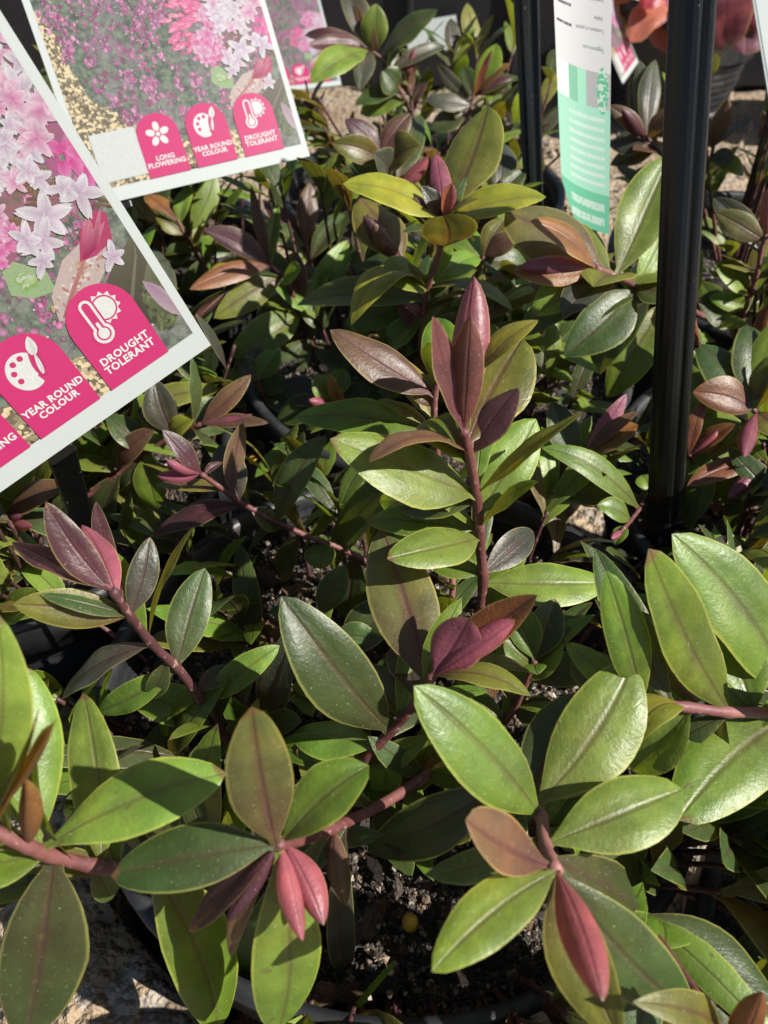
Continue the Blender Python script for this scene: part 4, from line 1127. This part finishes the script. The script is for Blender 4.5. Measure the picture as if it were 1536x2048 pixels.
    g = np.linspace(0, 1, 60); gx, gy = np.meshgrid(g*W, g*H); splat(O+gx[..., None]*ex+gy[..., None]*ey)
green_tag()
def white_tag():
    O, ex, ey, n = card_frame((1760, 250, .44), (1547, 232, .44), (1700, 0), 0.062); root = frame_empty('plant_tag', O, ex, ey, n); tag(root, 'plain white card edge in the top right corner', 'plant tag')
    v, f = rect_box(0.062, 0.12, 0.0007); mesh_obj('card', pydata('card', v, f, False), CARD, root)
    v, f = rect_box(0.0004, 0.12, 0.0001, 0.0012); o = mesh_obj('border_line', pydata('border_line', v, f, False), flat_mat('border_black', (.02, .02, .02)), root, (0, 0, .0002))
    sweep_bar('stake', (.031, .07, -.003), (.031, -.09, -.003), TEE, (0, 0, -1), STAKE, root, np.zeros(3))
    g = np.linspace(0, 1, 40); gx, gy = np.meshgrid(g*.062, g*.12); splat(O+gx[..., None]*ex+gy[..., None]*ey)
white_tag()

# ------------------------------------------------------------------ black stakes
def stake(A, B, prof, label, s0, s1, face):
    root = empty('plant_stake', B); tag(root, label, 'stake'); base = np.array(B)
    sweep_bar('shaft', B, A, prof, face, STAKE, root, base, s1, s0, 10); return root, base
HEAVY = [(-.0078, -.0035), (-.0080, .0010), (-.0074, .0024), (-.0060, .0030), (-.0048, .0031), (-.0042, .0026), (-.0034, .0026), (-.0026, .0036), (-.0005, .0041), (.0020, .0038), (.0044, .0028), (.0062, .0016), (.0074, .0012), (.0080, .0004), (.0078, -.0035), (.005, -.0050), (-.005, -.0050)]
A, B = at(1393, -140, .245), at(1322, 1160, .352)
stake(A, B, HEAVY, 'thick ribbed black stake rising in front at the right', 0.94, 0.92, CAM-A)
xs = np.linspace(-.008, .008, 9); d_ = (A-B); splat(np.concatenate([B+d_*t+np.outer(xs, RT) for t in np.linspace(0, 1, 240)]))
SLIM = [(-.0058, -.0015), (-.0058, .0015), (-.0046, .0022), (-.0036, .0012), (-.0016, .0008), (-.0010, .0026), (.0024, .0030), (.0034, .0008), (.0056, .0010), (.0062, -.0015)]
A, B = at(1049, -120, .400), at(1074, 560, .47)
stake(A, B, SLIM, 'slimmer black stake beside the green strap tag', 1.22, 0.80, CAM-A)
xs = np.linspace(-.006, .006, 7); d_ = (A-B); splat(np.concatenate([B+d_*t+np.outer(xs, RT) for t in np.linspace(0, .97, 160)]))

# ------------------------------------------------------------------ behind: crate, spare pots, red-leaved plant
def crate():
    root = empty('nursery_crate', (0.05, 1.62, 0)); tag(root, 'long black plastic crate standing behind the shrubs', 'crate')
    k = NT('crate_black'); n = k.noise(k.obj(), 40, 4).outputs['Fac']; k.base(k.mix(n, (.006, .006, .008), (.018, .018, .022)), 0.5, 0.4)
    def box(name, x0, x1, y0, y1, z0, z1, par, loc=(0, 0, 0)):
        v = [(x, y, z) for z in (z0, z1) for y in (y0, y1) for x in (x0, x1)]; f = [(0, 2, 3, 1), (4, 5, 7, 6), (0, 1, 5, 4), (1, 3, 7, 5), (3, 2, 6, 7), (2, 0, 4, 6)]
        o = mesh_obj(name, pydata(name, v, f, False), k.m, par, loc); b = o.modifiers.new('bevel', 'BEVEL'); b.width = .004; b.segments = 2; return o
    fp = box('front_panel', -1.3, 1.3, -.20, -.18, 0, .25, root); box('back_panel', -1.3, 1.3, .25, .27, 0, .40, root)
    for x in (-1.31, 1.29): box('end_panel', x, x+.02, -.179, .249, 0, .25, root)
    box('rim', -1.33, 1.33, -.225, -.176, .2515, .272, root); box('base', -1.28, 1.28, -.178, .248, .01, .03, root)
    for i in range(15): box('rib', -.006, .006, -.212, -.2005, .02, .235, fp, (-1.2+i*.17, 0, 0))
crate()
def paper(name, px, w, h, label, rot, tilt=1.15):
    P = at(*px); v, f = rect_box(w, h, .0006); me = pydata(name, v, f, False); o = mesh_obj(name, me, CARD); o.location = P; o.rotation_euler = (tilt, rot, .1); tag(o, label, 'label'); return o
paper('paper_label', (818, 112, 1.215), .080, .045, 'small white paper label on the dark crate behind the far shrub', -.12)
def spare(x, y, label):
    r = empty('nursery_pot', (x, y, 0)); tag(r, label, 'pot', 'empty black pots at the back'); p = mesh_obj('pot', WALL_ME, None, r); mesh_obj('rim', RIM_ME, None, p); s = mesh_obj('soil', PLANTS['A']['so'].data, None, r)
spare(.44, 1.30, 'black pot at the back holding the red-leaved plant'); spare(.76, 1.22, 'black pot at the far right, behind the white card')
def red_plant():
    root = empty('red_leaved_plant', (.44, 1.30, .13)); tag(root, 'blurred plant with drooping red and maroon leaves, top right', 'plant'); rr = random.Random(8); base = np.array([.44, 1.30, .13])
    rows = [((1330, -30), (1262, 85), 62, (.36, .11, .085)), ((1345, -20), (1330, 105), 90, (.26, .085, .080)), ((1310, -60), (1225, 60), 85, (.52, .34, .20)), ((1400, -60), (1360, 95), 70, (.20, .055, .065)), ((1450, -40), (1455, 100), 100, (.17, .045, .065)), ((1500, -50), (1490, 110), 95, (.15, .04, .06)), ((1300, -70), (1210, -10), 70, (.32, .07, .05)), ((1470, -80), (1530, 60), 80, (.22, .03, .05)), ((1340, -90), (1290, 20), 60, (.30, .02, .04)), ((1420, -90), (1420, 60), 110, (.18, .03, .05)), ((1380, -60), (1300, 60), 40, (.40, .12, .17))]
    stem = catmull([(0, 0, 0), (-.02, -.06, .12), (-.03, -.08, .24), (-.02, -.06, .30)], 6); so = mesh_obj('stem', tube_mesh('stem', stem, .004, .003), STEM, root); so.color = (.1, .03, .03, 1)
    for (b, t, w, c) in rows:
        d = rr.uniform(1.0, 1.12); B, T = at(*b, d), at(*t, d-.03); ax = T-B; L = np.linalg.norm(ax); ax /= L; cd = CAM-B; n = cd-ax*(cd @ ax); n /= np.linalg.norm(n); sd = np.cross(n, ax)
        me = grid_mesh('leaf', *leaf_grid(L, w/FPX*d, .12, .1, 0, .62, .5, rr.uniform(-.3, .3), .06, 16, 6, rr.uniform(0, 6)))
        o = mesh_obj('leaf', me, None, so); o.matrix_local = Matrix.Translation(Vector(B-base)) @ Matrix(((ax[0], sd[0], n[0], 0), (ax[1], sd[1], n[1], 0), (ax[2], sd[2], n[2], 0), (0, 0, 0, 1))); o.color = (*c, .1)
        pt = catmull([stem[-1], (stem[-1]+B-base)/2+np.array([0, 0, .03]), B-base], 4); p = mesh_obj('leaf_stalk', tube_mesh('leaf_stalk', pt, .002, .0015, 5), STEM, so); p.color = (.2, .04, .04, 1)
red_plant()
# ------------------------------------------------------------------ small things on the soil
def pellet(px, r, label):
    P = at(*px); bm = bmesh.new(); bmesh.ops.create_icosphere(bm, subdivisions=3, radius=r)
    for v in bm.verts: v.co *= 1+.05*math.sin(v.co.x*900+1)*math.cos(v.co.y*800)
    me = bpy.data.meshes.new('fertiliser_pellet'); bm.to_mesh(me); bm.free(); me.polygons.foreach_set('use_smooth', [True]*len(me.polygons))
    o = mesh_obj('fertiliser_pellet', me, PELLET); o.location = P; tag(o, label, 'pellet', 'yellow fertiliser pellets')
k_ = NT('yellow_pellet'); n_ = k_.noise(k_.obj(), 700, 3, .6).outputs['Fac']; k_.base(k_.mix(k_.ramp(n_, .58, .66), (.50, .28, .02), (.06, .035, .015)), .35, .5); PELLET = k_.m
def soil_depth(x, y, lift=0.004): return (CAM_Z-SOIL_Z-lift)/(-ray(x, y)[2])
pellet((820, 1845, soil_depth(820, 1845, .006)), .0027, 'speckled yellow fertiliser pellet on the dark soil at the bottom')
pellet((505, 920, soil_depth(505, 920, .002)), .0022, 'tiny yellow fertiliser pellet in the shade below the nearest tag')
def sprig():
    A = at(700, 2030, soil_depth(700, 2030)); B = at(775, 1942, soil_depth(775, 1942)-.012); root = empty('weed_sprig', A); tag(root, 'tiny bright green weed sprig on the soil at the bottom', 'weed')
    p = catmull([A-A, (B-A)*.5+np.array([0, 0, .001]), B-A], 6); k = flat_mat('sprig_green', (.20, .30, .03), .5); mesh_obj('stem', tube_mesh('stem', p, .0011, .0007, 6), k, root); rr = random.Random(1)
    for i in range(2, len(p)):
        for sg in (-1, 1):
            ax = (B-A)/np.linalg.norm(B-A)+sg*np.array([.35, .25, .1])+np.array([0, 0, .3]); ax /= np.linalg.norm(ax); n = np.array([0, -.3, 1.]); sd = np.cross(n, ax); sd /= np.linalg.norm(sd); n = np.cross(ax, sd)
            X, Y, Z, T, S = leaf_grid(.0045, .0016, .05, .2, nt=5, ns=2); me = grid_mesh('leaf', X, Y, Z, T, S); o = mesh_obj('leaf', me, None, root)
            o.matrix_local = Matrix.Translation(Vector(p[i])) @ Matrix(((ax[0], sd[0], n[0], 0), (ax[1], sd[1], n[1], 0), (ax[2], sd[2], n[2], 0), (0, 0, 0, 1))); o.color = (.16, .26, .03, 0)
sprig()
# large bark pieces at the bottom of the front pot
for x, y, s, rz, c in ((690, 1870, .0105, 1.35, (.26, .20, .175)), (745, 1840, .008, 1.2, (.24, .19, .16)), (640, 2000, .009, .6, (.34, .22, .13)), (700, 1980, .006, .3, (.20, .12, .07)), (1160, 1010, .012, -.9, (.28, .14, .08)), (1180, 1050, .006, .2, (.42, .17, .06)), (1270, 1080, .007, .5, (.30, .20, .14)), (590, 1180, .007, .3, (.36, .22, .10)), (420, 1370, .008, .9, (.42, .27, .14)), (425, 1350, .006, .2, (.36, .24, .13)), (770, 1960, .007, .1, (.06, .05, .045)), (930, 1930, .008, .5, (.05, .04, .035))):
    P = at(x, y, soil_depth(x, y, .003)); key = 'A' if math.hypot(P[0]-.005, P[1]-.16) < .11 else ('R' if math.hypot(P[0]-.222, P[1]-.262) < .11 else None)
    if not key: continue
    o = mesh_obj('bark_chip', CHIPS[int(x) % 7], None, PLANTS[key]['so'], P-PLANTS[key]['c']); o.scale = (s, s*.9, s*.8); o.rotation_euler = (.1, .1, rz); o.color = (*c, 1)


# ------------------------------------------------------------------ filler growth
FILL = []
for i in range(14):
    rr = random.Random(40+i)
    FILL.append(grid_mesh('leaf', *leaf_grid(1.0, rr.uniform(.27, .36), rr.uniform(.03, .14), rr.uniform(.08, .3), 0, rr.uniform(.46, .56), rr.uniform(.72, .9), rr.uniform(-.3, .3), rr.uniform(0, .02), 8, 4, i, rr.choice([0, 0, .06]), rr.uniform(-.12, .12), rr.uniform(-.06, .06))))
BUD = [grid_mesh('bud', *leaf_grid(1.0, .26, .03, 0, 2.7, .45, .85, 0, 0, 8, 6)), grid_mesh('bud', *leaf_grid(1.0, .3, -.05, 0, 1.6, .5, .85, 0, 0, 8, 6))]
KEEP = [(600, 765, 680, 820), (530, 1090, 630, 1220), (650, 1765, 1110, 2048), (1185, 750, 1280, 795), (1130, 1020, 1290, 1080),
        (0, 1800, 450, 2048), (650, 200, 740, 255), (1090, 290, 1125, 440), (1440, 430, 1536, 470), (380, 1310, 450, 1370), (60, 1270, 230, 1330), (1030, 1045, 1095, 1100), (222, 1400, 275, 1470), (255, 1290, 310, 1345), (325, 1165, 375, 1215), (395, 1080, 470, 1135), (470, 1025, 540, 1055),
        (1432, 170, 1536, 290), (1440, 370, 1536, 440), (320, 1780, 440, 1960), (420, 1950, 560, 2048), (1335, 1690, 1440, 1890)]
KA = np.array(KEEP, float)
def in_keep(P):
    x, y, d = proj(np.atleast_2d(P)); x, y = x[:, None], y[:, None]
    return bool(np.any((KA[:, 0] <= x) & (x <= KA[:, 2]) & (KA[:, 1] <= y) & (y <= KA[:, 3])))
def place(mesh, B, ax, n, L, so, base, colc, rr, wide=1.0):
    sd = np.cross(n, ax); sd /= np.linalg.norm(sd); n = np.cross(ax, sd)
    o = mesh_obj(mesh.name.split('.')[0], mesh, None, so)
    o.matrix_local = Matrix.Translation(Vector(B-base)) @ Matrix(((ax[0]*L, sd[0]*L*wide, n[0]*L, 0), (ax[1]*L, sd[1]*L*wide, n[1]*L, 0), (ax[2]*L, sd[2]*L*wide, n[2]*L, 0), (0, 0, 0, 1)))
    tint(o, colc, rr)
def filler(key, nst, length, leafL, seed, top=True, spread=(0.3, 1.15), dmin=0.2, dark=0.6, outer=False):
    pl = PLANTS[key]; c = pl['c']; rr = random.Random(seed); base = np.array([c[0], c[1], 0])
    for s in range(nst):
        az = 2*math.pi*(s+rr.uniform(-.35, .35))/nst; lean = rr.uniform(*spread); Ls = rr.uniform(*length)
        r0 = rr.uniform(0.005, 0.04); p = np.array([c[0]+r0*math.cos(az), c[1]+r0*math.sin(az), SOIL_Z-0.003])
        path = [p.copy()]; nseg = 10; e = rr.uniform(-.5, .5)
        for q in range(nseg):
            th = lean*(1-0.35*q/nseg); a2 = az+e*q/nseg
            p = p+np.array([math.sin(th)*math.cos(a2), math.sin(th)*math.sin(a2), math.cos(th)])*Ls/nseg
            if p[2] < SOIL_Z+.004: p[2] = SOIL_Z+.004
            path.append(p.copy())
        if pl['n'] >= 292: break
        path = np.array(path); dense = catmull(path, 3)
        # stop where the stem would come in front of what stands before it
        cut = len(dense)
        for q in range(len(dense)):
            if hides(dense[q:q+1], 0.003, 0) or proj(dense[q])[2] < dmin: cut = q; break
        if cut < 8: continue
        dense = dense[:cut]; full = cut >= 28
        cand = []
        nodes = list(range(6, cut, rr.choice([3, 4])))
        rot = rr.uniform(0, 3.14)
        for qi, q in enumerate(nodes):
            tan = dense[min(q+1, cut-1)]-dense[q-1]; tan /= np.linalg.norm(tan)
            a = np.cross(tan, [0, 0, 1.0]); a /= (np.linalg.norm(a)+1e-9); b = np.cross(tan, a); f = q/30
            for sgn in (0, math.pi):
                th = rot+qi*math.pi/2+sgn+rr.uniform(-.2, .2); od = a*math.cos(th)+b*math.sin(th)
                op = rr.uniform(.75, 1.2) if f < .8 else rr.uniform(.35, .8)
                ax = tan*math.cos(op)+od*math.sin(op)+np.array([0, 0, .12]); ax /= np.linalg.norm(ax)
                nn = tan*math.sin(op)-od*math.cos(op)+np.array([0, 0, .35]); nn -= ax*(nn @ ax); nn /= np.linalg.norm(nn)
                L = rr.uniform(*leafL)*(1.0 if f < .8 else .8); B = dense[q]
                sp = B+np.outer(np.linspace(.15, 1, 7), ax)*L; sd = np.cross(nn, ax)*L*.13
                smp = np.concatenate([sp, sp[1:6]+sd, sp[1:6]-sd])
                qx, qy, qd = proj(B+ax*L*.5)
                if outer:
                    if -60 < qx < 1600 and -60 < qy < 2110: continue
                elif not (-160 < qx < 1560 and -160 < qy < 2200): continue
                if hides(smp, 0.004, 1) or proj(B+ax*L*.6)[2] < dmin or in_keep(smp[::2]): continue
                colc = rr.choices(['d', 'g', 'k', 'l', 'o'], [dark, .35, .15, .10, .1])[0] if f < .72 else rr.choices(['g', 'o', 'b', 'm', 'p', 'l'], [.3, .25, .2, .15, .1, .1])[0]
                cand.append((rr.choice(FILL), B, ax, nn, L, colc, rr.uniform(.9, 1.15)))
        if len(cand) < 2: continue
        so = mesh_obj('stem', tube_mesh('stem', dense-base, rr.uniform(.0013, .0018), .0009, 6), STEM, pl['root']); so.color = (*STEMCOL[rr.choice(['red', 'dark', 'dark'])], 1)
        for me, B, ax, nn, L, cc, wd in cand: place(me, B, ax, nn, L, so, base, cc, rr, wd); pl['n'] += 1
        if full and top:
            tan = dense[-1]-dense[-3]; tan /= np.linalg.norm(tan); side = np.cross(tan, [0.3, .5, .8]); side /= np.linalg.norm(side); oth = np.cross(tan, side)
            for q in range(rr.choice([2, 3, 4])):
                th = q*math.pi/2+rot; od = side*math.cos(th)+oth*math.sin(th); op = rr.uniform(.15, .4); ax = tan*math.cos(op)+od*math.sin(op); nn = od*math.cos(op)-tan*math.sin(op)
                L = rr.uniform(.016, .028)
                if hides((dense[-1]+np.outer(np.linspace(.2, 1, 5), ax)*L), 0.004, 0): continue
                place(rr.choice(BUD), dense[-1], ax, nn, L, so, base, rr.choice(['r', 'p', 'b', 'u', 'p']), rr)
def side_pairs():
    rr = random.Random(77)
    for plant, path, so, base in HSTEMS:
        pl = PLANTS[plant]; n = len(path); q = 8; rot = rr.uniform(0, 3)
        while q < n-2:
            tan = path[q+1]-path[q-1]; tan /= np.linalg.norm(tan); u = np.cross(tan, [0.1, .2, 1.0]); u /= np.linalg.norm(u); w = np.cross(tan, u); rot += 1.57
            for sg in (0, math.pi):
                th = rot+sg+rr.uniform(-.2, .2); od = u*math.cos(th)+w*math.sin(th); op = rr.uniform(.7, 1.2); ax = tan*math.cos(op)+od*math.sin(op); ax /= np.linalg.norm(ax)
                nn = tan*math.sin(op)-od*math.cos(op)+np.array([0, 0, .4]); nn -= ax*(nn @ ax); nn /= np.linalg.norm(nn); L = rr.uniform(.022, .038); B = path[q]
                sp = B+np.outer(np.linspace(.15, 1, 7), ax)*L; sd = np.cross(nn, ax)*L*.13; smp = np.concatenate([sp, sp[1:6]+sd, sp[1:6]-sd])
                if smp[:, 2].min() < SOIL_Z+.004 or hides(smp, 0.002, 4) or in_keep(smp[::2]) or pl['n'] >= 296: continue
                place(rr.choice(FILL), B, ax, nn, L, so, base, rr.choices(['g', 'd', 'o', 'l'], [.4, .35, .15, .1])[0], rr, rr.uniform(.8, 1.0)); pl['n'] += 1
                tt, ss = np.meshgrid(np.linspace(.1, 1, 14), np.linspace(-1, 1, 7)); splat(B+tt[..., None]*ax*L+ss[..., None]*sd*np.sin(3.1*tt)[..., None])
            q += rr.choice([4, 5, 6])
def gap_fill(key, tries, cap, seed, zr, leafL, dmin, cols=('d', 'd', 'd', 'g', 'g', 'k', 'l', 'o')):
    """low side shoots from the pot's own soil into the holes that still show"""
    pl = PLANTS[key]; c = pl['c']; rr = random.Random(seed); base = np.array([c[0], c[1], 0]); got = 0; stuff = {}
    for _ in range(tries):
        if got >= cap: break
        a, r = rr.uniform(0, 6.28), POT_R*1.15*math.sqrt(rr.random()); z = SOIL_Z+rr.uniform(*zr); tip = np.array([c[0]+r*math.cos(a), c[1]+r*math.sin(a), z])
        x, y, d = proj(tip)
        if not (-60 < x < 1550 and -60 < y < 2110) or d < dmin: continue
        ii, jj = min(max(int(x/8), 0), BW-1), min(max(int(y/8), 0), BH-1)
        if ZBUF[jj, ii] < d+0.002 or in_keep(tip): continue
        kf = min(.88, POT_R*.88/max(1e-6, math.hypot(tip[0]-c[0], tip[1]-c[1]))); rt = np.array([c[0]+(tip[0]-c[0])*kf, c[1]+(tip[1]-c[1])*kf, SOIL_Z-.003]); md = (rt+tip)/2; md[2] = rt[2]*.4+tip[2]*.6
        path = catmull([rt, md, tip], 6); good = []
        rot = rr.uniform(0, 3.14)
        saved = ZBUF.copy()
        for qi, q in enumerate((12, 11, 9, 7, 5)):
            tan = path[min(q+1, 12)]-path[q-1]; tan /= np.linalg.norm(tan); u = np.cross(tan, [0.2, .1, 1.0]); u /= np.linalg.norm(u); w = np.cross(tan, u)
            for sg in (0, math.pi):
                th = rot+qi*1.57+sg+rr.uniform(-.3, .3); od = u*math.cos(th)+w*math.sin(th); op = rr.uniform(.6, 1.25)
                ax = tan*math.cos(op)+od*math.sin(op)+np.array([0, 0, .15]); ax /= np.linalg.norm(ax); nn = tan*math.sin(op)-od*math.cos(op)+np.array([0, 0, .5]); nn -= ax*(nn @ ax); nn /= np.linalg.norm(nn)
                L = rr.uniform(*leafL); B = path[q]; sp = B+np.outer(np.linspace(.15, 1, 7), ax)*L; sd = np.cross(nn, ax)*L*.13; smp = np.concatenate([sp, sp[1:6]+sd, sp[1:6]-sd])
                if smp[:, 2].min() < SOIL_Z+.003 or hides(smp, 0.003, 2) or in_keep(smp[::2]) or proj(sp[5])[2] < dmin: continue
                X_, Y_, D_ = proj(smp); I = np.clip((X_/8).astype(int), 0, BW-1); J = np.clip((Y_/8).astype(int), 0, BH-1)
                if np.mean(ZBUF[J, I] > D_) < .35: continue
                good.append((B, ax, nn, L)); tt, ss = np.meshgrid(np.linspace(.1, 1, 14), np.linspace(-1, 1, 7)); splat(B+tt[..., None]*ax*L+ss[..., None]*sd*np.sin(3.1*tt)[..., None])
        if len(good) < 3: ZBUF[:] = saved; continue
        if pl['n']+len(good) <= 300:
            so = mesh_obj('stem', tube_mesh('stem', path-base, .0012, .0008, 6), STEM, pl['root']); so.color = (*STEMCOL['dark'], 1)
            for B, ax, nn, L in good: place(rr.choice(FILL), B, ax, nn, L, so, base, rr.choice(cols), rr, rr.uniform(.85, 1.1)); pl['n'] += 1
        else:
            for B, ax, nn, L in good: stuff.setdefault(rr.choice(cols), []).append((B, ax, nn, L, rr.uniform(.26, .36)))
            stuff.setdefault('stem', []).append(path-base)
        got += len(good)
    for cc, items in stuff.items():
        V = []; F = []; UV = []; n = 0
        if cc == 'stem':
            for p in items:
                me = tube_mesh('t', p,   .0011, .0008, 5); vv = [tuple(q.co) for q in me.vertices]; V += vv; F += [tuple(i+n for i in q.vertices) for q in me.polygons]; n += len(vv); bpy.data.meshes.remove(me)
            o = mesh_obj('undergrowth_stems', pydata('undergrowth_stems', V, F), STEM, pl['root']); o.color = (*STEMCOL['dark'], 1); o['kind'] = 'stuff'; continue
        for B, ax, nn, L, wd in items:
            X, Y, Z, T, S = leaf_grid(L, L*wd, rr.uniform(.02, .14), rr.uniform(.08, .35), 0, rr.uniform(.45, .56), .8, rr.uniform(-.3, .3), rr.uniform(0, .02), 8, 4, rr.uniform(0, 6), 0, rr.uniform(-.1, .1), rr.uniform(-.05, .05))
            sd = np.cross(nn, ax); G = B-base+X[..., None]*ax+Y[..., None]*sd+Z[..., None]*nn; nt, ns = X.shape
            V += G.reshape(-1, 3).tolist(); UV += np.stack([T.reshape(-1), (S.reshape(-1)+1)/2], -1).tolist(); F += [(n+i*ns+j, n+(i+1)*ns+j, n+(i+1)*ns+j+1, n+i*ns+j+1) for i in range(nt-1) for j in range(ns-1)]; n += nt*ns
        me = pydata('undergrowth_leaves', V, F); uv = me.uv_layers.new(name='UVMap'); idx = np.empty(len(me.loops), dtype=np.int32); me.loops.foreach_get('vertex_index', idx); uv.data.foreach_set('uv', np.array(UV, dtype=np.float32)[idx].reshape(-1))
        me.materials.append(LEAF); o = mesh_obj('undergrowth_leaves', me, None, pl['root']); tint(o, cc, rr); o['kind'] = 'stuff'
    print('gap', key, got)
side_pairs()
filler('L', 14, (0.06, 0.12), (0.034, 0.048), 21, dmin=0.24)
filler('C', 14, (0.06, 0.13), (0.034, 0.048), 31, dmin=0.30)
filler('R', 16, (0.05, 0.10), (0.034, 0.050), 41, dmin=0.22)
filler('S', 16, (0.04, 0.06), (0.034, 0.050), 46, dmin=0.15, spread=(.5, 1.3))
filler('D', 14, (0.06, 0.13), (0.034, 0.048), 51, dmin=0.33)
filler('B', 16, (0.06, 0.14), (0.034, 0.048), 61, dmin=0.40)
filler('E', 16, (0.06, 0.12), (0.032, 0.046), 71, dmin=0.50)
gap_fill('A', 6000, 330, 81, (0.008, 0.052), (0.030, 0.046), 0.185)
gap_fill('L', 4000, 260, 82, (0.010, 0.080), (0.030, 0.046), 0.24)
gap_fill('C', 4000, 300, 83, (0.010, 0.090), (0.030, 0.046), 0.30)
gap_fill('R', 5000, 220, 84, (0.008, 0.060), (0.030, 0.046), 0.22)
gap_fill('S', 2000, 60, 85, (0.006, 0.030), (0.030, 0.046), 0.17)
gap_fill('D', 3500, 240, 86, (0.010, 0.090), (0.030, 0.046), 0.36)
gap_fill('B', 3500, 240, 87, (0.010, 0.090), (0.030, 0.046), 0.42)
gap_fill('E', 3500, 240, 88, (0.010, 0.090), (0.030, 0.046), 0.52)
filler('R', 20, (0.05, 0.085), (0.032, 0.046), 91, dmin=0.1, spread=(.3, 1.1), outer=True)
filler('S', 22, (0.05, 0.075), (0.032, 0.046), 92, dmin=0.05, spread=(.3, 1.1), outer=True)
filler('D', 12, (0.05, 0.09), (0.032, 0.046), 93, dmin=0.1, spread=(.3, 1.1), outer=True)
filler('L', 12, (0.05, 0.09), (0.032, 0.046), 94, dmin=0.1, spread=(.3, 1.1), outer=True)


print('WARN far bases', len(WARN)); [print(w) for w in WARN[:60]]
print('leaves', {k: v['n'] for k, v in PLANTS.items()})
